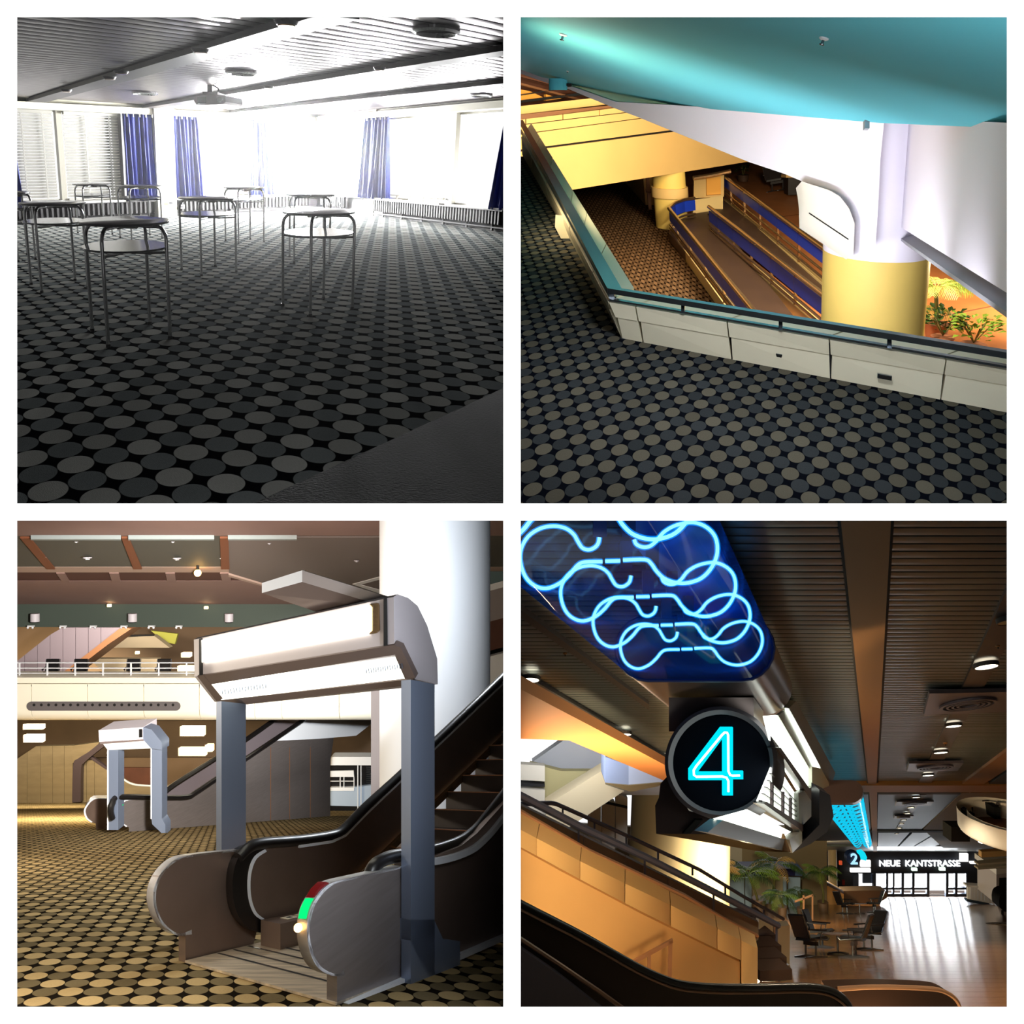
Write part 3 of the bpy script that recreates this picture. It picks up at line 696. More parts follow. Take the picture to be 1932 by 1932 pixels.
# ---- chair, black case and plant on the tiles
m_blk = mat('black_leather', (24, 22, 24), .45)
def lounge(c, u, v, w, t, s=1.0, m=m_blk, met=m_steel):
    """swivel lounge chair: seat, tall back, arms, pedestal with cross feet; u right, v forward, w up"""
    mb = lambda: MB(ROOM_OF[0])
    mb().lathe(c+w*.40*s, u*s, v*s, w*s, [(.02, -.02), (.3, 0), (.3, .06), (.26, .09), (.02, .1)], 4).build('seat', m, t)
ROOM_OF = [B]
def swivel_chair(room, c, u, v, w, lab, grp, s=1.0):
    t = thing('lounge_chair', c, lab, 'chair', grp)
    X = lambda a, b, h: c+u*(a*s)+v*(b*s)+w*(h*s)
    def bx_(name, a0, a1, b0, b1, h0, h1, m): MB(room).box(X(a0, b0, h0), u*((a1-a0)*s), v*((b1-b0)*s), w*((h1-h0)*s)).build(name, m, t)
    MB(room).prism([X(-.3, -.28, .42), X(-.3, .32, .46), X(-.3, .34, .52), X(-.3, .28, .55), X(-.3, -.25, .5)], u*(.6*s)).build('seat', m_blk, t)
    MB(room).prism([X(-.3, -.24, .5), X(-.3, -.3, .5), X(-.3, -.5, 1.06), X(-.3, -.48, 1.1), X(-.3, -.43, 1.08)], u*(.6*s)).build('backrest', m_blk, t)
    for sg in (-1, 1):
        MB(room).tube([X(.33*sg, -.5, 1.08), X(.33*sg, -.27, .5), X(.33*sg, .3, .44), X(.33*sg, .36, .5)], .018*s, 8).build('side_frame', m_steel, t)
        ar_ = MB(room).prism([X(.36*sg-.03, -.34, .7), X(.36*sg-.03, .22, .67), X(.36*sg-.03, .24, .71), X(.36*sg-.03, -.33, .74)], u*(.06*s)).build('armrest', m_blk, t)
        MB(room).tube([X(.36*sg, .1, .68), X(.33*sg, .05, .45)], .014*s, 6).build('arm_support', m_steel, ar_ or t)
    MB(room).box(X(-.26, -.05, .3), u*(.52*s), v*(.1*s), w*(.1*s)).build('under_bar', m_blk, t)
    for sg in (-1, 1):
        lg_ = MB(room).tube([X(.22*sg, 0, .42), X(.22*sg, 0, .05)], .03*s, 8).build('leg', m_steel, t)
        MB(room).prism([X(.22*sg-.03, -.36, 0), X(.22*sg-.03, .36, 0), X(.22*sg-.03, .36, .025), X(.22*sg-.03, 0, .06), X(.22*sg-.03, -.36, .025)], u*(.06*s)).build('foot', m_steel, lg_ or t)
    return t
c = fl(1467, 360); sz_ = 26*c.y/F
swivel_chair(B, c, V((.8, -.4, 0)).normalized(), (B.ey*.6+B.ex*.7).normalized(), ez, 'brown framed lounge chair alone on the tile floor behind the ramps', 'chairs on the tiles', 1.1)
c = fl(1504, 368); 
t_ = thing('black_case', c, 'black case with a pale top beside the lone chair', 'case')
MB(B).box(c-V((.4, 0, 0)), V((1.2, -.1, 0)), V((0, .6, .3)), ez*.75).build('body', m_blk, t_)
MB(B).box(c-V((.5, 0, 0))+ez*.75, V((1.3, -.1, 0)), V((0, .7, .3)), ez*.12).build('top', m_bal, t_)
# ---- big column with white drum
c = B.fl(1648, 560, -1.2); r = 93*c.y/F
t_ = thing('column', c+ez*(HL+1.2), 'thick round yellow column carrying the white beam', 'column')
hb = B.hgt(c, 474)
cu, cv = B.ex*r, (B.ey*r)
MB(B).ell(c+ez*(HL+1.2), cu, cv, ez*(hb-HL-1.2-.0), 56).build('shaft', m_yel, t_)
m_wht = mat('white_beam_paint', (244, 238, 250), .6)
MB(B).ell(c+ez*hb, cu*1.0, cv*1.0, ez*3.4, 56).build('drum', m_wht, t_)
dcol = c.y-r
VL_ = vplane(P(985, 150, 17.5), P(1655, 300, dcol-1.2), ez)
m_beam = m_wht
t_ = thing('stair_beam', VL_.at(1500, 340), 'white sloping stair beam below the turquoise soffit', 'beam')
top_edge = [(1668, 230), (1332, 202), (1161, 192), (1070, 160), (950, 118)]
low = [(950, 127), (982, 139), (1031, 156), (1075, 169), (1154, 202), (1209, 223), (1270, 248), (1411, 305), (1480, 328), (1513, 342), (1528, 347), (1563, 358), (1584, 370), (1602, 393), (1612, 422), (1610, 481), (1630, 480), (1651, 473), (1656, 400), (1661, 300)]
MB(B).prism([VL_.at(x, y) for x, y in low+top_edge], V((.1, .5, .25))).build('side', m_beam, t_)
br = [(1512.6, 342), (1516, 360), (1518.5, 385), (1519, 419.6), (1565, 450), (1610, 480), (1612.6, 422), (1602, 393), (1584, 370), (1563, 358), (1528, 347)]
m_crm = mat('cream_bracket', (226, 220, 206), .6)
MB(B).prism([VL_.off(.12).at(x, y) for x, y in br], V((.02, .3, .02))).build('end_cap', m_crm, t_)
MB(B).prism([VL_.off(.125).at(x, y) for x, y in [(1527, 401), (1601, 450.5), (1601, 452), (1527, 402.6)]], V((0, .02, 0))).build('seam', m_dark, t_)
VR_ = vplane(P(1717, 430, dcol+.25), P(1905, 540, 7.2), ez)
t_ = thing('stair_beam', VR_.at(1850, 500), 'white beam side right of the column with a grey lower lip', 'beam')
MB(B).prism([VR_.at(x, y) for x, y in [(1717, 430), (2100, 654), (2100, 257), (1899, 243.5), (1728, 233)]], V((-.1, .5, .3))).build('side', m_beam, t_)
m_lip = mat('grey_lip', (150, 150, 156), .5)
MB(B).prism([VR_.off(.02).at(x, y) for x, y in [(1716, 431), (2100, 656), (2100, 670), (1750, 457)]], V((-.1, .4, .1))).build('lip', m_lip, t_)
# turquoise soffit
m_teal = mat('turquoise_soffit', (92, 190, 204), .7, noise=.03, nscale=.5)
TS = plane3(P(1161, 195, 18.0), P(1905, 243, 7.0), P(1440, 32, 5.6))
px_ = [(900, 0), (2150, 0), (2150, 258), (1899, 242), (1660, 232), (1332, 205), (1161, 195), (1115, 181), (1070, 163), (982, 131), (900, 98)]
mb = MB(B); mb.prism([TS.at(x, y) for x, y in px_], V((0, .08, .16))); struct(mb, 'ceiling_stair_soffit', m_teal)
sn = TS.n
m_spr = mat('white_plastic', (240, 240, 240), .4)
for (x, y, r_, lab) in [(1063, 64, 8, 'white sprinkler head on the left of the turquoise soffit'), (1555, 71, 9, 'white sprinkler head on the right of the turquoise soffit'), (1071, 134, 2.5, 'tiny white sprinkler head near the left edge of the soffit')]:
    c = TS.at(x, y); r = r_*c.y/F; u = sn.cross(V((0, 0, 1))).normalized(); v = sn.cross(u)
    t_ = thing('sprinkler', c, lab, 'sprinkler', 'sprinkler heads of the turquoise soffit')
    MB(B).lathe(c, u*r, v*r, sn*r, [(1, 0), (1, .25), (.6, .5)], 20).build('rosette', m_spr, t_)
    MB(B).lathe(c+sn*r*.5, u*r, v*r, sn*r, [(.3, 0), (.3, .7), (.55, .75), (.5, .9)], 14).build('head', m_steel, t_)
for x, y, lab in ((1333, 206, 'small hook on the soffit edge left of the drum'), (1632, 226, 'small hook on the soffit edge above the drum')):
    c = TS.at(x, y); MB(B).box(c, V((.05, 0, 0)), V((0, .05, 0)), V((0, 0, -.09))).build('hook', m_lip, None, lab, 'hook')
c = TS.at(1052, 150); r = 17*c.y/F
t_ = thing('soffit_drum', c, 'turquoise round lamp drum hanging at the left end of the soffit', 'lamp')
MB(B).ell(P(1053, 148, c.y-.5), V((r, 0, 0)), V((0, r*.6, r*.3)), V((0, 0, -r*1.25)), 28).build('housing', m_teal, t_)
MB(B).ell(P(1070, 158, c.y-.5), V((r*.5, 0, 0)), V((0, r*.3, r*.1)), V((0, 0, -r*.3)), 14).build('socket', m_dark, t_)
# ---- plants
m_leaf = mat('leaf_green', (128, 160, 54), .5, noise=.3, nscale=3); m_leafd = mat('leaf_dark_green', (40, 74, 26), .5, noise=.3, nscale=3)
m_pot = mat('terracotta_pot', (150, 92, 60), .7); m_stem = mat('stem_green_brown', (96, 92, 44), .7)
def palm_frond(room, base, d, w, L_, drop, nleaf, lw, m, t, rise=.7):
    """an arched rachis with leaflets to both sides: one part"""
    mb = MB(room); pts = []
    side = d.cross(w).normalized()
    for i in range(9):
        f = i/8; pts.append(base+d*(L_*f)+w*(L_*(rise*f-drop*f*f)))
    mb.tube(pts, .012*L_, 5, r2=.004*L_)
    for i in range(nleaf):
        f = .18+.82*i/(nleaf-1); k = min(7, int(f*8)); p = lerp(pts[k], pts[k+1], f*8-k); tan = (pts[k+1]-pts[k]).normalized()
        l = L_*.42*math.sin(math.pi*(.18+.75*f))+.03
        for sg in (-1, 1):
            dr_ = (side*sg*.85+tan*.55-w*.35).normalized()
            q1 = p+dr_*l*.5+w*l*.05; q2 = p+dr_*l-w*l*.22
            wd = tan*(lw*L_)
            mb.add([p-wd*.4, p+wd*.4, q1+wd, q1-wd, q2], [(0, 1, 2, 3), (3, 2, 4)])
    return mb.build('frond', m, t, smooth=0)
def bush(room, c, u, v, w, n, rad, h, m, t, rnd, ls=.12):
    for _ in range(n):
        a = rnd.uniform(0, 6.28); rr = rad*math.sqrt(rnd.uniform(.05, 1)); z = h*rnd.uniform(.3, 1)
        p = c+(u*math.cos(a)+v*math.sin(a))*rr+w*z
        d = (u*math.cos(a)+v*math.sin(a)+w*rnd.uniform(-.1, .9)).normalized(); s_ = d.cross(w).normalized(); l = ls*rnd.uniform(.7, 1.3)
        mb = MB(room); up_ = s_.cross(d)
        mb.add([p, p+d*l*.5+s_*l*.32+up_*l*.05, p+d*l-w*l*.15, p+d*l*.5-s_*l*.32+up_*l*.05, p+d*l*.5-up_*l*.06], [(0, 1, 4), (1, 2, 4), (2, 3, 4), (3, 0, 4)])
        mb.build('leaf', m, t, smooth=0)
    mb = MB(room)
    for _ in range(max(5, n//8)):
        a = rnd.uniform(0, 6.28); mb.tube([c, c+(u*math.cos(a)+v*math.sin(a))*rad*.6+w*h*.7], .012, 5)
    mb.build('stems', m_stem, t, kind='stuff')
rnd = random.Random(11)
c = B.fl(1765, 640, -3.9); pxm = c.y/F
t_ = thing('potted_palm', c, 'lit palm with yellow green fronds right of the yellow column', 'plant')
MB(B).ell(c, B.ex*20*pxm, B.ey*20*pxm, ez*32*pxm, 20, top=1.15, bot=.85).build('pot', m_pot, t_)
tr = c+ez*28*pxm; crown = c+ez*98*pxm-B.ex*8*pxm
MB(B).tube([tr, crown], 5*pxm, 8, r2=3*pxm).build('trunk', m_stem, t_)
m_plit = mat('palm_leaf_yellow_green', (226, 222, 116), .45)
for k in range(11):
    a = 2*math.pi*k/11+.3; d = (B.ex*math.cos(a)+B.ey*math.sin(a)*.8).normalized()
    palm_frond(B, crown, d, ez, 62*pxm, .75, 15, .02, m_plit if k % 3 else m_leaf, t_, rise=.8)
for k in range(6):
    a = 2*math.pi*k/6; d = (B.ex*math.cos(a)+B.ey*math.sin(a)).normalized()
    palm_frond(B, crown-ez*40*pxm, d, ez, 38*pxm, .9, 11, .025, m_leaf, t_, rise=.6)
for (x, y, n, rp, hp_, lab, m) in [(1778, 642, 90, 34, 44, 'low bushy plant at the foot of the palm', m_leafd), (1836, 656, 110, 38, 50, 'broad leaved potted plant right of the palm, before the tiles', m_leaf)]:
    c = B.fl(x, y, -3.7); pm = c.y/F
    t_ = thing('potted_plant', c, lab, 'plant'); 
    MB(B).ell(c-ez*.1, B.ex*rp*.55*pm, B.ey*rp*.55*pm, ez*16*pm, 20, top=1.15, bot=.85).build('pot', m_pot, t_)
    bush(B, c+ez*10*pm, B.ex, B.ey, ez, n, rp*pm, hp_*pm, m, t_, rnd, 15*pm)
c = fl(1402, 342); pm = c.y/F
t_ = thing('potted_plant', c, 'dim green plant in a dark tub below the balcony end', 'plant')
MB(B).ell(c, B.ex*10*pm, B.ey*10*pm, ez*12*pm, 16, top=1.1, bot=.9).build('tub', m_deck, t_); bush(B, c+ez*10*pm, B.ex, B.ey, ez, 60, 11*pm, 26*pm, m_leafd, t_, rnd, 8*pm)
m_jt = mat('tile_joint', (110, 62, 34), .7)
for (a, b) in [((1745, 600), (2100, 530)), ((1380, 420), (1560, 395)), ((1800, 700), (2100, 640))]:
    p, q_ = fl(*a)+B.n*.0-B.n*.055, fl(*b)-B.n*.055; s_ = B.n.cross(q_-p).normalized()*.06
    MB(B).prism([p, q_, q_+s_, p+s_], B.n*.004).build('trim_tile_joint', m_jt, kind='structure')
# ---- unseen fill lamps added to light this hall
for (x, y, D_, pw, tx_, ty_) in ((1330, 640, 10.5, 95, 1300, 190), (1560, 680, 9.5, 80, 1600, 190), (1800, 728, 7.2, 70, 1820, 190)):
    lamp('AREA', 'parapet_uplight', P(x, y, D_), pw, (.92, .92, 1.0), aim=P(tx_, ty_+90, 13), size=1.1, size_y=.5)  # added fill hidden behind the parapet, brightens the white beam
lamp('AREA', 'soffit_uplight', (1.7, 3.0, T+.012), 115, (.96, .97, 1), aim=(1.7, 3.0, 5), size=1.6, size_y=.8)  # added fill lying on the divider, evens out the turquoise
lamp('AREA', 'divider_warm', (T+.02, 10.0, 4.4), 70, (1, .8, .5), aim=(5, 10.0, 4.4), size=.8, size_y=.8)  # added warm fill on the divider side, for the parapet caps
lamp('AREA', 'balcony_lamp', P(1330, 150, 21), 520, (1, .8, .5), aim=FW.at(1180, 300), size=1.5)  # unseen warm fill added behind the beam for the balcony front
lamp('POINT', 'column_lamp', P(1850, 470, 13.5), 500, (1, .74, .32), size=.3)  # added yellow fill, hidden by the right beam, for the column
lamp('AREA', 'tile_lamp', P(2130, 480, 20), 800, (1, .78, .5), aim=fl(1800, 560), size=1.5)  # added warm fill beyond the right edge, for tiles and plants
lamp('AREA', 'ramp_lamp', P(1560, 200, 16), 1700, (1, .86, .64), aim=fl(1420, 480), size=1.2)  # unseen fill added behind the beam to brighten the ramps
lamp('AREA', 'gallery_ceiling_lamp', (1.6, 4.4, 3.15), 80, (.9, .92, 1), aim=B.fl(1450, 750), size=.8)  # added fill above the view, for gallery floor and parapet
# ================================================================ LOWER LEFT: hall with escalators and lit portals
Cc = Room(-1, -1, 1470, 0, None, 1.65)
ez = Cc.ez; Z = V((0, 0, 1))
fl = Cc.fl
m_carp4 = carpet('tan_spotted_carpet', (158, 136, 96), (100, 88, 64), (24, 20, 16))
g4 = lambda X, Y: fl(280+X/4.39, 1560+Y/4.39)
p0 = g4(170, 1430); v_ = (g4(1030, 1418)-p0)/4; w_ = (g4(190, 1352)-p0)
w_ = (g4(210, 1285)-p0)/2
mb = MB(Cc); mb.face([fl(-400, 2080), fl(985, 2080), fl(985, 1500), fl(-400, 1500)]); struct(mb, 'floor_hall', m_carp4, uvf=lattice(p0, v_, w_, Cc.n))
m_brush = mat('brushed_steel', (136, 128, 126), .36, .6, noise=.08, nscale=2, stretch=(1, 1, 12))
m_brush2 = mat('brushed_bronze_steel', (132, 112, 100), .36, .6, noise=.08, nscale=2)
m_silv = mat('silver_trim', (238, 240, 244), .25, .2)
m_blue2 = mat('blue_grey_steel', (150, 164, 190), .38, .7)
m_rub = mat('black_rubber', (16, 14, 14), .35)
m_lite = glow('portal_light', (255, 246, 226), 7.0)
m_lite2 = glow('portal_tray_light', (250, 250, 232), 4.5)
L0, R0 = fl(350, 1816), fl(636, 1897)
ax = ((fl(793, 1832)-R0).normalized()+(fl(476, 1790)-fl(359, 1817)).normalized()).normalized()
cd = (R0-L0).normalized()
LB, RB = vplane(L0, L0+ax, ez), vplane(R0, R0+ax, ez)
def on(pl, px): return [pl.at(x, y) for x, y in px]
def shrink(px, c, k): return [(c[0]+(x-c[0])*k, c[1]+(y-c[1])*k) for x, y in px]
def strip(pl, outer, inner, vec, name, m, t): MB(Cc).prism(on(pl, outer)+on(pl, inner)[::-1], vec).build(name, m, t)
def path(pl, px, k=5): return [pl.at(x, y) for x, y in spx(px, k)]
# ---- near escalator
esc = thing('escalator', fl(500, 1840), 'large steel escalator in front, rising to the right edge', 'escalator')
th = -cd*.14
nl_ = [(470, 1601), (400, 1608), (348, 1615), (325, 1625), (305, 1645), (293, 1668), (289, 1690), (291, 1712), (301, 1738), (318, 1756), (337, 1765)]
MB(Cc).prism(on(LB, spx(nl_, 3)+[(350, 1767), (350, 1816), (476, 1789), (500, 1700)]), th*.9).build('newel_panel', m_brush2, esc)
strip(LB, spx(nl_+[(362, 1763)], 3), spx(shrink(nl_+[(360, 1757)], (400, 1690), .955), 3), th+cd*.02, 'newel_trim', m_silv, esc)
LB2 = LB.off(-.02)
hr_l = [(505, 1760), (470, 1751), (450, 1728), (440, 1695), (440, 1650), (450, 1618), (470, 1599), (494, 1591), (560, 1586), (622, 1577), (648, 1565), (689, 1523), (758, 1460), (824, 1396), (965, 1262)]
inner_ = [(497, 1738), (480, 1725), (470, 1700), (467, 1670), (470, 1640), (480, 1616), (500, 1602)]
LB3 = Plane(LB.p+cd*.12, LB.n)
MB(Cc).prism(on(LB3, spx([(500, 1592), (470, 1599), (450, 1618), (440, 1650), (440, 1695), (450, 1728), (470, 1751), (500, 1762)], 4)+spx(inner_, 4)), -cd*.2).build('handrail_return', m_rub, esc)
pan = spx(inner_, 4)+[(560, 1592), (622, 1583), (648, 1571), (689, 1529), (758, 1466), (824, 1402), (965, 1268), (965, 1372), (819, 1512), (757, 1572), (700, 1626), (650, 1676), (580, 1720)]
MB(Cc).prism(on(LB3, pan), -cd*.12).build('balustrade_panel', m_brush2, esc)
strip(LB3.off(.005), spx(inner_, 4), spx(shrink(inner_, (560, 1680), .94), 4), -cd*.02, 'inner_trim', m_silv, esc)
MB(Cc).tube(path(LB3, hr_l[5:], 4), .055, 10).build('handrail', m_rub, esc)
MB(Cc).sweep([p+cd*.02 for p in on(LB3, [(560, 1594), (622, 1585), (648, 1573), (689, 1531), (965, 1270)])], cd*.03, -ez*.03).build('rail_guide', m_silv, esc)
MB(Cc).sweep([p+cd*.04 for p in on(LB3, [(600, 1712), (650, 1672), (700, 1622), (757, 1566), (819, 1506), (965, 1366)])], cd*.06, -ez*.09).build('skirt_trim', m_bronze, esc)
# right balustrade
nr_ = [(757, 1634), (741, 1638), (680, 1652), (640, 1661), (622, 1668), (605, 1683), (590, 1705), (582, 1730), (579, 1755), (581, 1780), (588, 1805), (600, 1826), (618, 1838), (636, 1842)]
MB(Cc).prism(on(RB, spx(nr_, 3)+[(636, 1897), (795, 1832), (800, 1640)]), th*.9).build('newel_panel', m_brush, esc)
strip(RB, spx(nr_+[(650, 1840)], 3), spx(shrink(nr_+[(648, 1833)], (700, 1745), .955), 3), th+cd*.02, 'newel_trim', m_silv, esc)
MB(Cc).prism(on(RB, [(795, 1642), (819, 1616), (870, 1596), (900, 1572), (965, 1500), (965, 1756), (795, 1832)]), -cd*.12).build('cladding', m_brush2, esc)
RB2 = Plane(RB.p-cd*.1, RB.n)
hr_r = [(698, 1650), (705, 1636), (716, 1626), (735, 1618), (757, 1614), (819, 1605), (868, 1588), (898, 1566), (920, 1540), (965, 1482)]
MB(Cc).tube(path(RB2, hr_r, 4), .055, 10).build('handrail', m_rub, esc)
MB(Cc).sweep([p+cd*.1 for p in path(RB2, [(757, 1622), (819, 1614), (870, 1597), (900, 1574), (925, 1546), (965, 1494)], 4)], cd*.05, -ez*.06).build('rail_guide', m_silv, esc)
MB(Cc).sweep(on(RB, [(648, 1904), (795, 1838), (965, 1764)]), cd*.06, ez*.05).build('plinth', m_silv, esc)
# boarding plate, comb and steps
W_ = (R0-L0)-cd*.02
MB(Cc).box(L0+cd*.02+ez*.005-ax*.02, W_, ax*2.6, ez*.02).build('boarding_plate', mat('worn_steel_plate', (196, 180, 156), .35, .35, noise=.35, nscale=3, stretch=(1, 6, 1)), esc)
for k in range(9):
    MB(Cc).box(L0+cd*.06+ez*.026+ax*(.35+.2*k), W_-cd*.2, ax*.03, ez*.004).build('plate_groove', m_steel, esc)
s0 = LB3.at(700, 1640); rise = (LB3.at(965, 1262)-LB3.at(648, 1565)); rn = rise/rise.length
m_step = mat('escalator_step', (44, 36, 34), .5, .4)
for k in range(13):
    o = s0+cd*.06+rn*(.42*k)
    MB(Cc).box(o, cd*((R0-L0).length-.3), ax*.4, -ez*.3).build('step', m_step, esc)
    MB(Cc).box(o-ax*.0, cd*((R0-L0).length-.3), ax*.03, ez*.012).build('step_edge', m_brn, esc)
# control box with pictograms
bo_ = fl(529, 1797); hbx = Cc.hgt(bo_, 1743)
MB(Cc).box(bo_, ax*1.1, -cd*.34, ez*hbx).build('control_box', m_brush2, esc)
m_pic = mat('pictogram_white', (205, 196, 172), .6)
for k in range(4):
    c = bo_+ez*(hbx+.002)+ax*(.2+.21*k)-cd*.24
    q = MB(Cc).box(c, ax*.16, cd*.14, ez*.004).build('pictogram', m_pic, esc)
    MB(Cc).box(c+ax*.05+cd*.04+ez*.004, ax*.06, cd*.06, ez*.002).build('pictogram_mark', m_dark, esc)
# signal lamps on the right newel
fr = Plane(RB.p-cd*.17, RB.n)
def lampbit(px, name, m): MB(Cc).prism(on(RB.off(.0), px), th*1.05).build(name, m, esc)
m_green = glow('green_signal', (10, 235, 120), 1.3)
m_red = mat('red_signal_lens', (96, 14, 16), .15)
MB(Cc).prism([p-cd*.02 for p in on(RB, [(593, 1696), (601, 1695), (592, 1735), (580, 1734), (584, 1715)])], -cd*.06-ax*.03).build('green_signal', m_green, esc)
MB(Cc).prism([p-cd*.02 for p in on(RB, [(617, 1664), (624, 1666), (603, 1694), (594, 1694), (603, 1678)])], -cd*.06-ax*.03).build('red_signal', m_red, esc)
c = RB.at(575, 1753); MB(Cc).ball(c-cd*.08, V((.03, 0, 0)), V((0, .03, 0)), V((0, 0, .03))).build('orange_lamp', glow('orange_lamp', (255, 190, 110), 14), esc)
# ---- near portal with lit sign box
PA, PB = fl(437, 1777), fl(797, 1862)
PPl = vplane(PA, PB, ez); pd = (PB-PA).normalized()
por = thing('portal', (PA+PB)/2, 'large steel portal with glowing sign box over the front escalator', 'portal')
RE = vplane(PPl.at(743, 1170), PPl.at(743, 1170)+ax, ez)
sec = [(743, 1126), (750, 1121), (770, 1128), (788, 1143), (806, 1180), (825, 1243), (826, 1291), (780, 1281), (744, 1217)]
L_ = (PPl.at(743, 1170)-PPl.at(366, 1243)).length
top3 = on(RE, sec)
m_ptl = mat('portal_housing_grey', (196, 190, 196), .5)
MB(Cc).prism(top3, -pd*L_).build('sign_box', m_ptl, por)
def pq(off, px, dep, name, m): MB(Cc).prism(on(PPl.off(off), px), -PPl.n*dep).build(name, m, por)
pq(.02, [(380, 1208), (695, 1141), (700, 1146), (700, 1190), (694, 1195), (381, 1250)], .05, 'light_panel', m_lite)
pq(.012, [(697, 1140), (712, 1138), (714, 1142), (714, 1190), (709, 1195), (697, 1197)], .04, 'panel_end_slot', m_bronze)
pq(.03, [(375.5, 1205), (377, 1204.6), (377, 1274), (375.5, 1274.4)], .05, 'seam', m_dark)
pq(.03, [(723.5, 1128), (725, 1127.6), (725, 1218.5), (723.5, 1219)], .05, 'seam', m_dark)
TP = plane3(top3[8], top3[7], top3[8]-pd*L_)
def tq(off, px, dep, name, m): MB(Cc).prism(on(TP.off(off), px), -TP.n*dep).build(name, m, por)
m_brnf = mat('brown_portal_frame', (118, 104, 100), .5, .3)
tq(.01, [(372, 1276), (744, 1217), (753, 1234), (388, 1293)], .05, 'tray_frame', m_brnf)
tq(.01, [(409, 1322), (780, 1281), (780, 1292), (418, 1334)], .05, 'tray_frame', m_brnf)
tq(.012, [(372, 1276), (384, 1274), (420, 1318), (409, 1324)], .05, 'tray_frame', m_brnf)
tq(.012, [(744, 1217), (756, 1222), (784, 1279), (764, 1281), (746, 1240)], .05, 'tray_frame', m_brnf)
tq(.006, [(396, 1290), (747, 1240), (764, 1280), (418, 1321)], .03, 'tray_light', m_lite2)
mb = MB(Cc)
for k in range(16):
    for (xa, xb) in ((418, 500), (690, 757)):
        x = xa+(xb-xa)*k/15; y0 = 1302-(x-418)*.146; mb.prism(on(TP.off(.02), [(x, y0), (x+1.2, y0), (x+2.4, y0+9), (x+1.2, y0+9)]), -TP.n*.01)
mb.build('louvre', m_blue2, por, kind='stuff')
# posts
a0, a1 = PPl.at(408, 1500), PPl.at(418, 1500); base = lambda p: p-ez*((p-PA).dot(Cc.n)/Cc.k)
def post(x0, x1, wide_to, ytop, name='post'):
    p0_, p1_ = base(PPl.at(x0, 1560)), base(PPl.at(x1, 1560))
    h = Cc.hgt(p1_, ytop); d = .2
    lo, hi = 0.05, 6.0
    for _ in range(40):
        d = (lo+hi)/2
        if proj(p1_+ax*d+ez*h)[0] < wide_to: lo = d
        else: hi = d
    MB(Cc).box(p0_, p1_-p0_, ax*d, ez*h).build(name, m_blue2, por); return p0_, p1_, d, h
post(408, 418, 464, 1323)
p0_, p1_, d_, h_ = post(757, 775, 820, 1282)
fb = Plane(p1_, (RE.n))
MB(Cc).prism(on(RE.off(0) if False else vplane(p1_, p1_+ax, ez), [(775, 1735), (819, 1735), (836, 1772), (868, 1776), (868, 1850), (833, 1862), (803, 1834), (775, 1775)]), -pd*.25).build('post_foot', m_blue2, por)
# canopy blade above the sign
D_ = RE.at(743, 1130).y+.8
MB(Cc).prism([P(494, 1100, D_), P(570, 1076, D_), P(570, 1098, D_), P(494, 1119, D_)], V((.02, .02, 0))).build('canopy_edge', m_spr, por)
MB(Cc).prism([P(570, 1076, D_), P(745, 1130, D_-.3), P(745, 1150, D_-.3), P(570, 1098, D_)], V((0, .03, 0))).build('canopy_edge', mat('canopy_grey', (168, 160, 160), .5), por)
MB(Cc).prism([P(494, 1119, D_), P(570, 1098, D_), P(745, 1150, D_-.3), P(700, 1190, D_+.2)], V((0, .05, .03))).build('canopy_soffit', m_brnf, por)
# ---- white column and the storey at its right
c = fl(821, 1606); r = 104*c.y/F
m_colw = mat('white_column_steel', (232, 236, 242), .5)
t_ = thing('column', c, 'broad white column behind the near portal', 'column')
MB(Cc).ell(c, V((r, 0, 0)), V((0, r, 0)), ez*14, 48).build('shaft', m_colw, t_)
MB(Cc).ell(c+ez*.0, V((r*1.02, 0, 0)), V((0, r*1.02, 0)), ez*1.2, 48).build('base_ring', m_brush, t_)
Dq = 30
t_ = thing('upper_storey', P(940, 1280, Dq), 'pale upper storey front right of the white column', 'balcony')
for (y0, y1, m) in [(1236, 1300, m_spr), (1100, 1112, m_spr), (1048, 1062, m_spr), (1062, 1100, mat('slate_panel', (96, 120, 124), .6)), (1112, 1170, mat('grey_panel', (150, 140, 138), .6)), (990, 1048, mat('pale_panel', (190, 200, 205), .6)), (1170, 1225, m_wood)]:
    MB(Cc).prism([P(905, y0+8, Dq), P(964, y0-8, Dq), P(964, y1-8, Dq), P(905, y1+8, Dq)], V((0, .4, 0))).build('panel', m, t_)
mb = MB(Cc); mb.prism([P(700, 1300, 31), P(970, 1300, 31), P(970, 1520, 31), P(700, 1520, 31)], V((0, .4, 0))); struct(mb, 'wall_behind_column', mat('grey_brown_wall', (140, 128, 124), .6))
# ---- far escalator with its portal
D2 = fl(230, 1572).y
esc2 = thing('escalator', fl(240, 1572), 'far steel escalator in the middle distance rising behind the portal post', 'escalator')
F0 = fl(170, 1566); ax2 = (fl(640, 1541)-fl(330, 1566)).normalized()
FB = vplane(fl(208, 1572), fl(208, 1572)+ax2, ez); FA = vplane(F0, F0+ax2, ez)
nA = [(240, 1507), (185, 1506), (172, 1509), (163, 1519), (158, 1530), (162, 1544), (172, 1552)]
nB = [(300, 1510), (250, 1508), (232, 1512), (223, 1525), (222, 1540), (227, 1552), (238, 1560)]
wv = V((-.12, .3, 0))
MB(Cc).prism(on(FA, spx(nA, 3)+[(180, 1553), (182, 1568), (240, 1566)]), wv).build('newel_panel', m_brush2, esc2)
strip(FA.off(.02), spx(nA, 3), spx(shrink(nA, (215, 1530), .94), 3), wv, 'newel_trim', m_silv, esc2)
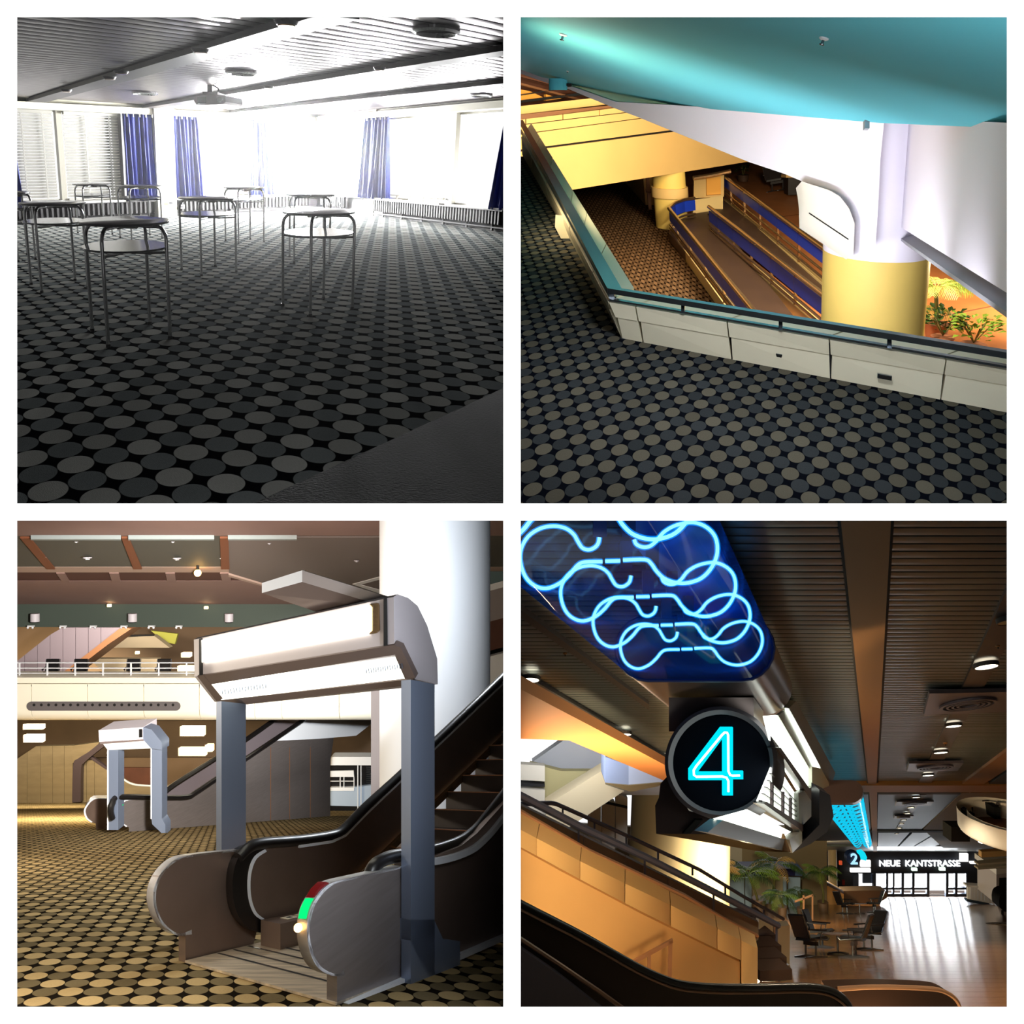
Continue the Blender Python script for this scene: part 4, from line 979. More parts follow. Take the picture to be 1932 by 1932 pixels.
MB(Cc).prism(on(FB, spx(nB, 3)+[(243, 1561), (243, 1576), (310, 1572), (465, 1557), (623, 1544), (623, 1440), (640, 1318), (600, 1345), (465, 1436), (406, 1476), (370, 1499), (352, 1508), (307, 1510)]), V((-.05, .25, 0))).build('balustrade_panel', m_brush, esc2)
strip(FB.off(.02), spx(nB, 3), spx(shrink(nB, (280, 1535), .95), 3), wv, 'newel_trim', m_silv, esc2)
MB(Cc).tube(path(FB.off(.05), [(212, 1545), (209, 1530), (213, 1514), (226, 1504), (307, 1505), (352, 1504), (370, 1495), (406, 1471), (465, 1431), (600, 1340), (648, 1308)], 3), .09, 8).build('handrail', m_rub, esc2)
FC = FB.off(-1.2)
MB(Cc).tube(path(FC, [(307, 1498), (330, 1480), (406, 1432), (465, 1395), (560, 1328), (620, 1286)], 3), .1, 8).build('handrail', m_rub, esc2)
MB(Cc).prism(on(FC, [(300, 1504), (406, 1436), (465, 1399), (560, 1332), (640, 1280), (700, 1290), (640, 1318), (465, 1440), (352, 1512)]), V((0, .1, 0))).build('balustrade_panel', mat('purple_grey_steel', (140, 130, 136), .4, .5), esc2)
m_wlit = mat('white_lit_steel', (236, 240, 246), .45, .1)  # light falling on this steel is put into its white colour
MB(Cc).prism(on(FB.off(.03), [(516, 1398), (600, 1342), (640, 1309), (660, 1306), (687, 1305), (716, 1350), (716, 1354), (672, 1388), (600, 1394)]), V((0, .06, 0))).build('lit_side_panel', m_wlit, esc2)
for x in (641, 660, 682): MB(Cc).prism(on(FB.off(.05), [(x, 1312), (x+1, 1312), (x+1, 1345), (x, 1345)]), V((0, .02, 0))).build('panel_joint', m_ptl, esc2)
MB(Cc).prism(on(FB.off(.06), [(228, 1518), (232, 1518), (228, 1527), (224, 1527)]), V((0, .04, 0))).build('green_signal', m_green, esc2)
for x in (510, 546, 585): MB(Cc).prism(on(FB.off(.03), [(x, 1410), (x+.9, 1410), (x+.9, 1550), (x, 1550)]), V((0, .02, 0))).build('panel_joint', m_brn, esc2)
por2 = thing('portal', fl(245, 1570), 'small far portal with glowing sign box over the distant escalator', 'portal')
Dp = fl(245, 1572).y
P2 = lambda px, d=0: [P(x, y, Dp+d) for x, y in px]
MB(Cc).prism(P2([(186, 1378), (269.5, 1372), (269.5, 1395), (187, 1400)]), V((.05, .9, .05))).build('sign_box', m_ptl, por2)
MB(Cc).prism(P2([(190, 1380), (262, 1374.5), (262, 1392.5), (190, 1397.5)], -.02), V((0, .03, 0))).build('light_panel', glow('far_sign_light', (255, 250, 236), 2.0), por2)
MB(Cc).prism(P2([(269.5, 1372), (286, 1376.5), (305.5, 1401), (305.5, 1415), (285, 1412), (269.5, 1395)], .02), V((.02, .5, 0))).build('sign_end', m_blue2, por2)
MB(Cc).prism(P2([(262, 1376), (268, 1375.5), (268, 1391), (262, 1391.5)], -.03), V((0, .05, 0))).build('panel_end_slot', m_rub, por2)
MB(Cc).prism(P2([(194, 1403), (276, 1397.5), (287, 1412), (203, 1415)], .05), V((.02, .4, .02))).build('tray_light', glow('far_tray_light', (255, 250, 236), 1.6), por2)
MB(Cc).prism(P2([(187, 1400), (269.5, 1395), (271, 1398), (190, 1404)], -.01), V((0, .1, 0))).build('tray_frame', m_brnf, por2)
for (xa, xb, xc, yt, yb_) in [(202, 205, 223, 1415, 1566), (284, 286.5, 305.5, 1412, 1545)]:
    MB(Cc).prism(P2([(xa, yt), (xb, yt), (xb, yb_), (xa, yb_)], .1), V((.0, .1, 0))).build('post_edge', m_silv, por2)
    MB(Cc).prism(P2([(xb, yt-2), (xc, yt-2), (xc, yb_), (xb, yb_)], .1), V((.0, .4, 0))).build('post', m_blue2, por2)
MB(Cc).prism(P2([(286, 1545), (305.5, 1545), (312, 1556), (312, 1575), (305, 1572), (287, 1555)], .1), V((0, .4, 0))).build('post_foot', m_blue2, por2)
# ---- white balcony band with slot vent and railing
Db = 33.0
m_band = mat('white_balcony_panel', (240, 234, 214), .45)
t_ = thing('balcony', P(300, 1365, Db), 'long white balcony band with rounded underside across the hall', 'balcony')
js = [-60, 59, 165, 271, 376, 480, 531, 640, 730]
def bandsec(x, y0, y1):
    p = lambda y, d: P(x, y, Db)+V((0, d, 0))
    out = [p(y0, 0), p(y1-22, 0)]
    for k in range(1, 7):
        a = math.pi/2*k/6; out.append(P(x, y1-22+22*math.sin(a), Db)+V((0, .55*(1-math.cos(a)), 0)))
    out += [p(y1, 1.2), p(y0, 1.2)]
    return out
for xa, xb in zip(js, js[1:]):
    y0a, y1a = 1290.5, 1364
    s_ = bandsec(xa+.7, y0a, y1a); MB(Cc).prism(s_, V(((xb-xa-1.4)*Db/F, 0, 0))).build('panel', m_band, t_)
MB(Cc).prism(bandsec(-60, 1292, 1360)[:1]+[P(-60, 1358, Db)+V((0, .6, 0)), P(-60, 1358, Db)+V((0, 1.1, 0)), P(-60, 1292, Db)+V((0, 1.1, 0))], V((790*Db/F, 0, 0))).build('core', m_dark, t_)
MB(Cc).box(P(-60, 1289, Db-.05), V((790*Db/F, 0, 0)), V((0, 1.3, 0)), V((0, 0, 10.5*Db/F))).build('coping', m_band, t_)
st_ = [(52, 1332.5)]+[(58.5+8.5*math.cos(a), 1332.5-8.5*math.sin(a)) for a in [math.pi*(.5+.1*k) for k in range(11)]]
st_ = [(58.5+8.5*math.cos(math.pi*(.5+k/10)), 1332.5-8.5*math.sin(math.pi*(.5+k/10))) for k in range(11)]+[(331.5+8.5*math.cos(math.pi*(1.5+k/10)), 1332.5-8.5*math.sin(math.pi*(1.5+k/10))) for k in range(11)]
v2 = MB(Cc).prism([P(x, y, Db-.04) for x, y in st_], V((0, .08, 0))).build('slot_vent', mat('vent_plate_grey', (98, 92, 92), .6), t_, label='long dark slot vent with a row of round holes')
for k in range(20):
    c = P(64+13.8*k, 1330, Db-.05); MB(Cc).ell(c, V((.055, 0, 0)), V((0, 0, .055)), V((0, .02, 0)), 12).build('hole', m_dark, v2)
t_ = thing('balcony_railing', P(200, 1278, Db+.5), 'thin silver balcony railing above the white band', 'railing')
for y in (1251.5, 1261.5, 1271): MB(Cc).box(P(-60, y, Db+.4), V((450*Db/F, 0, 0)), V((0, .04, 0)), V((0, 0, .035))).build('rail', m_silv, t_)
for k in range(8): MB(Cc).box(P(35+52.6*k, 1279, Db+.38), V((.05, 0, 0)), V((0, .05, 0)), V((0, 0, 29*Db/F))).build('post', m_silv, t_)
# people-free upper floor: chairs behind the railing
for (x, lab) in [(96, 'dark chair behind the balcony railing at far left'), (150, 'dark seat behind the balcony railing beside the stair foot'), (250, 'dark chair behind the balcony railing in front of the pale stair'), (308, 'dark chair behind the railing nearest the portal')]:
    swivel_chair(Cc, P(x, 1290, Db+3), V((1, 0, 0)), V((.3, -1, 0)).normalized(), Z, lab, 'chairs on the upper floor', .9)
# upper floor slab and back wall
m_amb = mat('amber_brown_wall', (104, 82, 60), .7, noise=.1, nscale=.4)
mb = MB(Cc); mb.box(P(-200, 1292, Db+1), V((26, 0, 0)), Cc.ey*22, V((0, 0, .2))); struct(mb, 'floor_upper', m_deck)
mb = MB(Cc); mb.prism([P(-200, 1130, 55), P(800, 1130, 55), P(800, 1320, 55), P(-200, 1320, 55)], V((0, .3, 0))); struct(mb, 'wall_upper_back', m_amb)
# diagonal stair
m_pst = mat('violet_grey_stair_panel', (118, 108, 118), .5, .2); m_plst = mat('pale_stair_plaster', (176, 160, 134), .6)
t_ = thing('staircase', P(120, 1280, 44), 'violet grey panelled staircase rising behind the balcony railing', 'staircase')
f0 = lambda x: 1249-(x-32)*.79
up_, lo_ = ln((20, 1257), (112, 1184)), ln((105, 1280), (228, 1184))
xs = [(8, 46), (47, 70), (71, 94), (95, 118), (119, 142), (143, 166), (167, 190), (191, 226)]
for a, b in xs:
    pts = [(a, max(1184, up_(a))), (b, max(1184, up_(b))), (b, min(1282, max(1184, lo_(b)))), (a, min(1282, lo_(a)))]
    MB(Cc).prism([P(x, y, 44) for x, y in pts], V((0, .4, 0))).build('side_panel', m_pst, t_)
MB(Cc).prism([P(x, y, 43.9) for x, y in [(228, 1184), (248, 1186), (205, 1215), (118, 1281), (103, 1281)]], V((0, 2, 0))).build('soffit', m_brn, t_)
t_ = thing('staircase', P(240, 1278, 48), 'pale cream staircase end behind the balcony railing', 'staircase')
MB(Cc).prism([P(x, y, 48) for x, y in [(168, 1243), (297, 1243), (297, 1282), (212, 1282)]], V((0, .5, 0))).build('side', m_plst, t_)
MB(Cc).prism([P(x, y, 49) for x, y in [(210, 1222), (230, 1203), (290, 1199), (320, 1222)]], V((0, .5, 0))).build('landing', m_plst, t_)
MB(Cc).prism([P(x, y, 48.9) for x, y in [(246, 1198), (290, 1197), (290, 1200), (246, 1201)]], V((0, .1, 0))).build('shadow_gap', m_dark, t_)
m_gl = glow('lime_wash_light', (200, 205, 70), .8)
m_lamp_w = glow('warm_lamp', (255, 226, 170), 9)
MB(Cc).prism([P(x, y, 50) for x, y in [(285, 1190), (335, 1196), (330, 1215), (310, 1212)]], V((0, .2, 0))).build('trim_lime_panel', mat('lime_panel', (170, 168, 70), .7), kind='structure')  # green light put in as a coloured patch
for k, (x, y, w2, h2, lab) in enumerate([(350, 1236, 16, 8, 'glowing round lamp beside the left end of the big sign box'), (350, 1262, 30, 10, 'glowing strip lamp above the balcony band left of the portal'), (62, 1372, 35, 8, 'bright strip lamp below the balcony band, upper of the left pair'), (62, 1394, 35, 13, 'bright strip lamp below the balcony band, lower of the left pair'),
                                    (362, 1380, 44, 17, 'wide pale lamp box under the balcony beside the portal post'), (362, 1419, 50, 14, 'glowing lamp box low beside the portal post'), (394, 1412, 12, 12, 'small round glowing lamp beside the portal post')]):
    DD = 36; o = thing('wall_lamp', P(x, y, DD), lab, 'lamp', 'glowing lamps of the escalator hall')
    MB(Cc).box(P(x-w2/2, y+h2/2, DD), V((w2*DD/F, 0, 0)), V((0, .25, 0)), V((0, 0, h2*DD/F))).build('diffuser', m_lamp_w, o)
    MB(Cc).box(P(x-w2/2-1.5, y+h2/2+1, DD+.26), V(((w2+3)*DD/F, 0, 0)), V((0, .1, 0)), V((0, 0, (h2+2)*DD/F))).build('back_plate', m_brush, o)
# ---- walls below the balcony
m_wm = mat('warm_steel_wall', (176, 158, 128), .34, .6, noise=.12, nscale=.6, stretch=(1, 1, 4))
Dw = fl(80, 1515).y
t_ = thing('steel_wall', P(80, 1515, Dw), 'warm steel clad stair wall at the left below the balcony', 'wall cladding')
xs = [(-60, 51), (51.6, 76), (76.6, 99), (99.6, 121), (121.6, 137)]
for a, b in xs:
    yt = lambda x: 1432-(x-32)*.667 if x < 68 else 1408-(x-68)*.02
    pts = [(a, yt(a)), (min(b, 68), yt(min(b, 68))), (b, yt(b)), (b, 1516), (a, 1516)]
    if b <= 68: pts.pop(1)
    if a >= 68: pts = [(a, yt(a)), (b, yt(b)), (b, 1516), (a, 1516)]
    MB(Cc).prism([P(x, y, Dw) for x, y in pts], V((0, .3, 0))).build('panel', m_wm, t_)
MB(Cc).prism([P(x, y, Dw) for x, y in [(137, 1407), (188, 1400), (178, 1414), (160, 1425), (137, 1440)]], V((0, .3, 0))).build('panel', m_wm, t_)
m_pf = mat('dark_violet_frame', (70, 58, 62), .5)
MB(Cc).prism([P(x, y, Dw-.1) for x, y in spx([(192, 1398), (168, 1418), (146, 1432), (138, 1444), (136, 1514)], 3)+spx([(152, 1513), (153, 1450), (158, 1440), (172, 1427), (204, 1402)], 3)], V((0, .6, 0))).build('portal_edge', m_pf, t_)
for a, b in ((153, 163), (163.6, 178), (178.6, 206)):
    MB(Cc).prism([P(x, y, Dw+.3) for x, y in [(a, 1446-(a-153)*1.1 if a < 170 else 1428+(a-170)*.8), (b, 1446-(b-153)*1.1 if b < 170 else 1428+(b-170)*.8), (b, 1514), (a, 1514)]], V((0, .2, 0))).build('panel', m_wm, t_)
MB(Cc).prism([P(x, y, Dw+.2) for x, y in [(168, 1424), (202, 1448), (202, 1453), (168, 1430)]], V((0, .2, 0))).build('stair_rail', m_pf, t_)
t_ = thing('low_balustrade', P(255, 1508, Dw+1), 'curved pale balustrade seen through the far portal', 'balustrade')
MB(Cc).prism([P(x, y, Dw+.8) for x, y in spx([(200, 1452), (222, 1464), (240, 1476), (258, 1482), (290, 1484), (330, 1482)], 3)+[(345, 1495), (300, 1512), (200, 1512)]], V((0, .3, 0))).build('panel', m_wm, t_)
MB(Cc).tube([P(x, y, Dw+.8) for x, y in spx([(200, 1450), (222, 1462), (240, 1475), (258, 1481), (290, 1483)], 3)], .07, 8).build('rail', m_silv, t_)
mb = MB(Cc); mb.prism([P(180, 1430, Dw+3), P(420, 1430, Dw+3), P(420, 1520, Dw+3), P(180, 1520, Dw+3)], V((0, .2, 0))); struct(mb, 'wall_amber_below', m_amb)
mb = MB(Cc); mb.prism([P(150, 1448, Dw+2.4), P(290, 1449, Dw+2.4), P(290, 1480, Dw+2.4), P(150, 1480, Dw+2.4)], V((0, .2, 0))); struct(mb, 'wall_dark_recess', m_wood)
m_bw = mat('brown_back_wall', (96, 76, 56), .7, noise=.15, nscale=.4)
mb = MB(Cc); mb.prism([P(-300, 1340, 66), P(720, 1340, 66), P(720, 1530, 66), P(-300, 1530, 66)], V((0, .2, 0))); struct(mb, 'wall_back_lower', m_bw)
# ---- kiosk
Dk = fl(660, 1530).y
t_ = thing('kiosk', P(665, 1530, Dk), 'small white kiosk with window and shutter behind the front escalator', 'kiosk')
K_ = lambda px, d, dep, name, m: MB(Cc).prism([P(x, y, Dk+d) for x, y in px], V((0, dep, 0))).build(name, m, t_)
K_([(624, 1429), (627, 1428), (712, 1428), (712, 1444), (624, 1444)], -.1, .8, 'canopy', m_spr)
K_([(623, 1444), (712, 1444), (712, 1483), (623, 1483)], .3, .2, 'dark_window', m_rub)
K_([(623, 1491), (712, 1480), (712, 1522), (623, 1520)], .1, .6, 'counter_front', mat('kiosk_blue_grey', (170, 184, 200), .5))
K_([(623, 1455), (667, 1454), (668, 1466), (623, 1466)], .05, .1, 'hatch_panel', m_spr)
K_([(623, 1486), (668, 1486), (668, 1492), (623, 1492)], .05, .2, 'hatch_sill', m_spr)
for x in (641, 648, 667): K_([(x, 1466), (x+1.5, 1466), (x+1.5, 1487), (x, 1487)], .1, .06, 'mullion', m_spr)
K_([(623, 1473.5), (667, 1473.5), (667, 1474.5), (623, 1474.5)], .1, .06, 'mullion', m_spr)
for x in (674, 680): K_([(x, 1443), (x+2, 1443), (x+2, 1528), (x, 1528)], 0, .06, 'pole', m_silv)
for k in range(9): K_([(691, 1447+3.5*k), (712, 1447+3.5*k), (712, 1448.5+3.5*k), (691, 1448.5+3.5*k)], .2, .06, 'shutter_slat', m_steel)
K_([(623, 1520), (700, 1520), (700, 1534), (623, 1534)], .2, .3, 'plinth', m_rub)
# ---- ceiling: soffit bands, recessed bays, ribs
HCb = 9.0
cl = lambda x, y, h=HCb: fl(x, y, h)
m_soff = mat('red_brown_soffit', (140, 112, 104), .7, noise=.06, nscale=.6)
m_bay2 = mat('green_grey_bay', (84, 82, 74), .7); m_rib = mat('russet_rib', (124, 72, 44), .7)
m_lt = mat('light_soffit_edge', (176, 150, 136), .6); m_rd = mat('dark_red_bay', (82, 48, 40), .7); m_gr = mat('dark_green_fascia', (62, 72, 64), .7)
def soff(y0, y1, name, m, h=HCb, x0=-400, x1=985, th=.25):
    mb = MB(Cc); mb.prism([cl(x0, y0, h), cl(x1, y0, h), cl(x1, y1, h), cl(x0, y1, h)], ez*th); return struct(mb, name, m)
soff(960, 1011, 'ceiling_soffit_near', m_soff)
soff(1011, 1071, 'ceiling_bay', m_bay2, HCb+.01)
soff(1070, 1080, 'ceiling_light_edge', m_lt)
soff(1080, 1098, 'ceiling_dark_bay', m_rd, HCb+.01)
soff(1096, 1140, 'ceiling_soffit_far', m_soff)
dark_g = cl(0, 1140).y
mb = MB(Cc); mb.prism([P(-400, 1139, dark_g), P(985, 1139, dark_g), P(985, 1183, dark_g), P(-400, 1183, dark_g)], V((0, .4, 0))); struct(mb, 'wall_green_fascia', m_gr)
mb = MB(Cc); mb.prism([cl(-400, 1150, 7.6), cl(985, 1150, 7.6), cl(985, 1186, 7.6), cl(-400, 1186, 7.6)], ez*.2)
for k, (a, b, c_, d_) in enumerate([(38, 56, 104, 88), (229, 243, 268, 252), (415, 431, 433, 417)]):
    mb = MB(Cc); mb.prism([cl(a, 1012), cl(b, 1012), cl(c_, 1071), cl(d_, 1071)], -ez*.06); struct(mb, 'ceiling_rib_%d' % (k+1), m_rib)
for k, (a, b, c_, d_) in enumerate([(106, 122, 130, 118), (206, 224, 226, 212), (312, 330, 330, 316), (415, 434, 434, 420)]):
    mb = MB(Cc); mb.prism([cl(a, 1080), cl(b, 1080), cl(c_+2, 1097), cl(d_, 1097)], -ez*.04); struct(mb, 'ceiling_crossrib_%d' % (k+1), m_soff)
for k, (a, b) in enumerate([(58, 228), (242, 404), (430, 560)]):
    mb = MB(Cc); mb.prism([cl(a, 1009.5), cl(b, 1009.5), cl(b, 1012), cl(a, 1012)], -ez*.12); struct(mb, 'trim_bay_edge_%d' % (k+1), mat('pale_edge', (150, 160, 160), .6))
mb = MB(Cc); mb.prism([cl(430, 1012), cl(800, 1012), cl(800, 1140), cl(560, 1140), cl(494, 1100), cl(432, 1082)], -ez*.03); struct(mb, 'ceiling_grey_field', mat('grey_brown_ceiling', (116, 104, 98), .7))
mb = MB(Cc); mb.prism([cl(431, 1079), cl(494, 1098), cl(494, 1101), cl(431, 1083)], -ez*.1); struct(mb, 'trim_slanted_edge', m_lt)
mb = MB(Cc); mb.prism([cl(665, 1100), cl(720, 1085), cl(720, 1090), cl(680, 1101), cl(720, 1112), cl(720, 1119)], -ez*.05); struct(mb, 'trim_ceiling_frame', m_spr)
for n_, (x, y, r_) in enumerate([(144, 1022, 3), (165, 1051, 7), (326, 1022, 3), (334, 1052, 7), (250, 1051, 2), (85, 1051, 2), (508, 1025, 3), (673, 1057, 5), (416, 1053, 2)]):
    c = cl(x, y, HCb-.03); r = r_*c.y/F
    o = thing('ceiling_fitting', c, ['tiny pale fitting in the left dark ceiling bay, upper', 'pale ring fitting in the left dark ceiling bay, lower', 'tiny pale fitting in the second dark ceiling bay, upper', 'pale ring fitting in the second dark ceiling bay, lower', 'tiny fitting beside the second russet rib', 'tiny fitting beside the first russet rib', 'pale fitting in the grey ceiling field above the sign canopy', 'bright fitting in the grey ceiling field beside the white column', 'tiny fitting beside the third russet rib'][n_], 'ceiling fitting', 'small fittings in the dark ceiling bays')
    MB(Cc).lathe(c, V((r, 0, 0)), V((0, r*1.6, 0)), -ez*r, [(1, 0), (1, .3), (.5, .5)], 14).build('ring', m_ptl, o); MB(Cc).ell(c-ez*r*.5, V((r*.5, 0, 0)), V((0, r*.7, 0)), -ez*r*.2, 12).build('core', m_spr, o)
c = cl(373, 1081, HCb-.25)
o = thing('spot_lamp', c, 'single bright orange spot lamp on the ceiling edge', 'lamp'); MB(Cc).ball(c, V((.12, 0, 0)), V((0, .12, 0)), V((0, 0, .12))).build('bulb', glow('orange_spot', (255, 196, 110), 25), o); MB(Cc).tube([c+ez*.1, c+ez*.28], .05, 8).build('stem', m_dark, o)
Dg = dark_g-.3
for (x, lab) in [(66, 'left grey cylinder lamp on the green fascia'), (250, 'middle grey cylinder lamp on the green fascia'), (432, 'grey cylinder lamp on the fascia above the sign box')]:
    o = thing('cylinder_lamp', P(x, 1175, Dg), lab, 'lamp', 'cylinder lamps on the green fascia')
    rr = 8*Dg/F; MB(Cc).ell(P(x, 1173, Dg-.1), V((rr, 0, 0)), V((0, rr, 0)), ez*rr*1.9, 20).build('housing', m_ptl, o); MB(Cc).ell(P(x, 1174, Dg-.1), V((rr*.8, 0, 0)), V((0, rr*.8, 0)), -ez*.02, 16).build('aperture', m_dark, o)
for k, x in enumerate([57, 118, 175, 233, 285, 337]):
    c = P(x, 1183, Dg); o = thing('emergency_light', c, 'small silver twin spot in the row under the fascia, number %s from the left' % ['one', 'two', 'three', 'four', 'five', 'six'][k], 'lamp', 'twin spots under the fascia')
    MB(Cc).box(c-V((.13, 0, 0)), V((.26, 0, 0)), V((0, .1, 0)), V((0, 0, .06))).build('bar', m_silv, o)
    for sg in (-1, 1): MB(Cc).ball(c+V((sg*.1, 0, -.03)), V((.05, 0, 0)), V((0, .05, 0)), V((0, 0, .05)), 8, 6).build('head', m_silv, o)
for (x, y, lab) in [(202, 1145, 'small white lamp on the green fascia above the staircase'), (385, 1149, 'small white lamp on the green fascia left of the sign box glow'), (255, 1234, 'tiny ceiling spot before the pale landing')]:
    c = P(x, y, Dg-.2); MB(Cc).box(c, V((.14, 0, 0)), V((0, .1, 0)), V((0, 0, .1))).build('fascia_lamp', m_lamp_w, None, lab, 'lamp')
# ---- fill lamps added out of view to light this hall
lamp('AREA', 'hall_warm_front', (-4.3, 5.4, -2.0), 170, (1, .86, .68), aim=fl(300, 1750), size=1.2)  # added warm fill left of the view, for the near escalator
lamp('AREA', 'hall_warm_left', (-13.5, 15, -4.0), 1500, (1, .86, .68), aim=fl(150, 1650), size=2)  # added warm fill beyond the left edge, for the carpet
lamp('SPOT', 'band_light', P(570, 1190, 12.5), 30000, (1, .95, .87), aim=P(230, 1335, Db), size=.5, spot=.85, blend=.8)  # added spot hidden behind the sign box, whitens the balcony band
lamp('AREA', 'upper_floor_lamp', P(200, 1160, 39), 2300, (1, .88, .7), aim=P(260, 1245, 55), size=9, size_y=.8)  # unseen fill added behind the fascia for the upper floor
lamp('AREA', 'below_balcony_lamp', P(150, 1350, 36), 2500, (1, .82, .52), aim=P(150, 1500, 36), size=6, size_y=1)  # unseen fill added behind the band for the space below
lamp('AREA', 'divider_lamp_near', (-T-.02, 5.0, -1.1), 110, (.9, .95, 1), aim=(-2.0, 5.0, -1.1), size=.5, size_y=.8)  # added fill on the divider side, whitens the sign box end
lamp('AREA', 'divider_lamp_low', (-T-.02, 5.6, -2.3), 12, (.85, .9, 1), aim=(-2.0, 5.6, -2.3), size=.6, size_y=.8)  # added weak fill on the divider side, for post and escalator
lamp('AREA', 'divider_lamp', (-T-.02, 14.0, -1.6), 700, (.88, .94, 1), aim=(-4, 14.0, -1.6), size=1.6, size_y=1.0)  # added fill on the divider side, brightens the column's right half
lamp('AREA', 'column_wash', P(690, 1165, 13.5), 45, (.92, .96, 1), aim=P(800, 1250, 20), size=1)  # added fill hidden behind the sign box, for the column front
lamp('AREA', 'steel_wall_lamp', P(110, 1345, 50), 2600, (1, .85, .58), aim=P(110, 1480, 58), size=5, size_y=1)  # added fill hidden by the balcony band, for the steel wall
lamp('SPOT', 'tray_back_lamp', P(610, 1215, 11.5), 26000, (.9, .96, 1), aim=P(612, 1345, 26), size=.3, spot=.42, blend=.7)  # added spot behind the sign box, brightens the far escalator side
lamp('SPOT', 'ceiling_wash', P(560, 1205, 11.0), 9000, (1, .86, .78), aim=P(260, 1060, 30), size=.5, spot=1.3, blend=.9)  # added spot behind the sign box, lifts the ceiling
lamp('AREA', 'hall_front_low', (-2.2, 4.6, -3.5), 60, (1, .8, .6), aim=fl(560, 1740), size=.8)  # added low fill out of view, for the escalator front
# ================================================================ LOWER RIGHT: concourse with neon tubes
G = Room(1, -1, 1650, 0, (1440, -4300), 1.65, 1)
ez = G.ez; fl = G.fl
CV = R(1655, 1650)                         # along the concourse, one metre of depth
HG = 3.4
cl = lambda x, y, h=HG: fl(x, y, h)
Q = lambda px, D: [P(x, y, D) for x, y in px]
def pr(px, D, vec, name, m, t=None, **k): return MB(G).prism(Q(px, D), V(vec)).build(name, m, t, **k)
# ---- polished tile floor: rows of tiles with open joints
m_gt = mat('polished_brown_tile', (150, 104, 66), .16, 0, noise=.14, nscale=.8, spec=.6)
m_gj = mat('brown_tile_grout', (96, 64, 40), .6)
mb = MB(G); p_ = [fl(1000, 1940), fl(2600, 1940), fl(2600, 1680), fl(1000, 1680)]; mb.face([p-G.n*.012 for p in p_]); fgr = struct(mb, 'floor_concourse', m_gj)
Ds = 9.0; rows = []
while Ds < 64:
    st = .55 if Ds < 18 else 1.1
    rows.append((Ds, Ds+st-.022*st)); Ds += st
for d0_, d1_ in rows:
    # rows run straight across; find floor points at these depths
    def at(x, D):
        y = C0
        r0_ = R(x, 1700); 
        # floor plane: n.P = -E*k  with P=(X,D,Z), X=(x-C0)/F*D
        X = (x-C0)/F*D; Zz = (-G.E*G.k-G.n.x*X-G.n.y*D)/G.n.z
        return V((X, D, Zz))
    xl, xr = 1200, 2150
    MB(G).face([at(xl, d0_), at(xr, d0_), at(xr, d1_), at(xl, d1_)]).build('tile_row', m_gt, fgr)
# ---- ceiling
m_brc = mat('brown_ceiling', (104, 84, 48), .7, noise=.05, nscale=.5)
m_sl2 = mat('green_grey_slat', (84, 92, 90), .34, .55)
m_blkc = mat('black_ceiling_gap', (10, 12, 14), .8)
mb = MB(G); mb.prism([p+G.n*.09 for p in (cl(860, 960), cl(2600, 960), cl(2600, 1610), cl(1500, 1610), cl(1480, 1560), cl(1262, 1446), cl(900, 1250))], G.n*.1); ceil2 = struct(mb, 'ceiling_concourse', m_blkc)
def atc(x, D, h=HG):
    X = (x-C0)/F*D; return V((X, D, ((h-G.E)*G.k-G.n.x*X-G.n.y*D)/G.n.z))
D_ = 3.6; k = 0
slope = V((1, -.03, 0))
while D_ < 17.0 and k < 140:
    pitch = .112
    yrow = proj(atc(1300, D_))[1]; sx0, sx1 = max(940, 975+(yrow-1268)*1.6), 2300
    a, b = atc(sx0, D_), atc(sx1, D_); a2, b2 = atc(sx0, D_+pitch*.84), atc(sx1, D_+pitch*.84)
    a, a2 = a+V((0, .0, 0)), a2
    mb = MB(G); mb.prism([a+G.n*.02, a-G.n*.004, lerp(a, a2, .5)-G.n*.008, a2-G.n*.004, a2+G.n*.02], (b-a)); mb.build('slat', m_sl2, ceil2); D_ += pitch; k += 1
# brown beams along and across
def cq(px, name, m, h=HG-.05, th=.12, t=None):
    mb = MB(G); mb.prism([cl(x, y, h) for x, y in px], G.n*th)
    return struct(mb, name, m) if t is None else mb.build(name, m, t)
m_beamb = mat('ochre_beam', (134, 92, 46), .6)
cq([(1583, 950), (1683, 950), (1653, 1490), (1639, 1490)], 'ceiling_beam_long', m_beamb, HG-.06)
cq([(1577, 950), (1583, 950), (1639, 1490), (1637, 1490)], 'trim_beam_gap_left', m_blkc, HG-.03); cq([(1683, 950), (1689, 950), (1656, 1490), (1653, 1490)], 'trim_beam_gap_right', m_blkc, HG-.03)
cq([(1380, 1482), (1990, 1482), (1990, 1495), (1380, 1495)], 'ceiling_beam_cross', m_beamb, HG-.08)
cq([(1530, 1495.5), (1640, 1495.5), (1640, 1499), (1530, 1499)], 'trim_shadow_gap', m_blkc, HG-.05); cq([(1655, 1495.5), (1812, 1495.5), (1812, 1499), (1655, 1499)], 'trim_shadow_gap_right', m_blkc, HG-.05)
cq([(1640, 1495), (1655, 1495), (1655, 1608), (1648, 1608)], 'ceiling_beam_far', m_beamb, HG-.06)
m_pan = mat('blue_grey_metal_panel', (64, 88, 112), .45, .35)
for kx, (px) in enumerate([[(1560, 1499), (1638, 1499), (1643, 1568), (1600, 1568)], [(1657, 1499), (1810, 1499), (1738, 1565), (1655, 1565)]]):
    cq(px, 'ceiling_metal_field_%d' % (kx+1), m_pan, HG-.02)
cq([(1595, 1567), (1800, 1567), (1800, 1570.5), (1595, 1570.5)], 'trim_dark_rib', m_blkc, HG-.06)
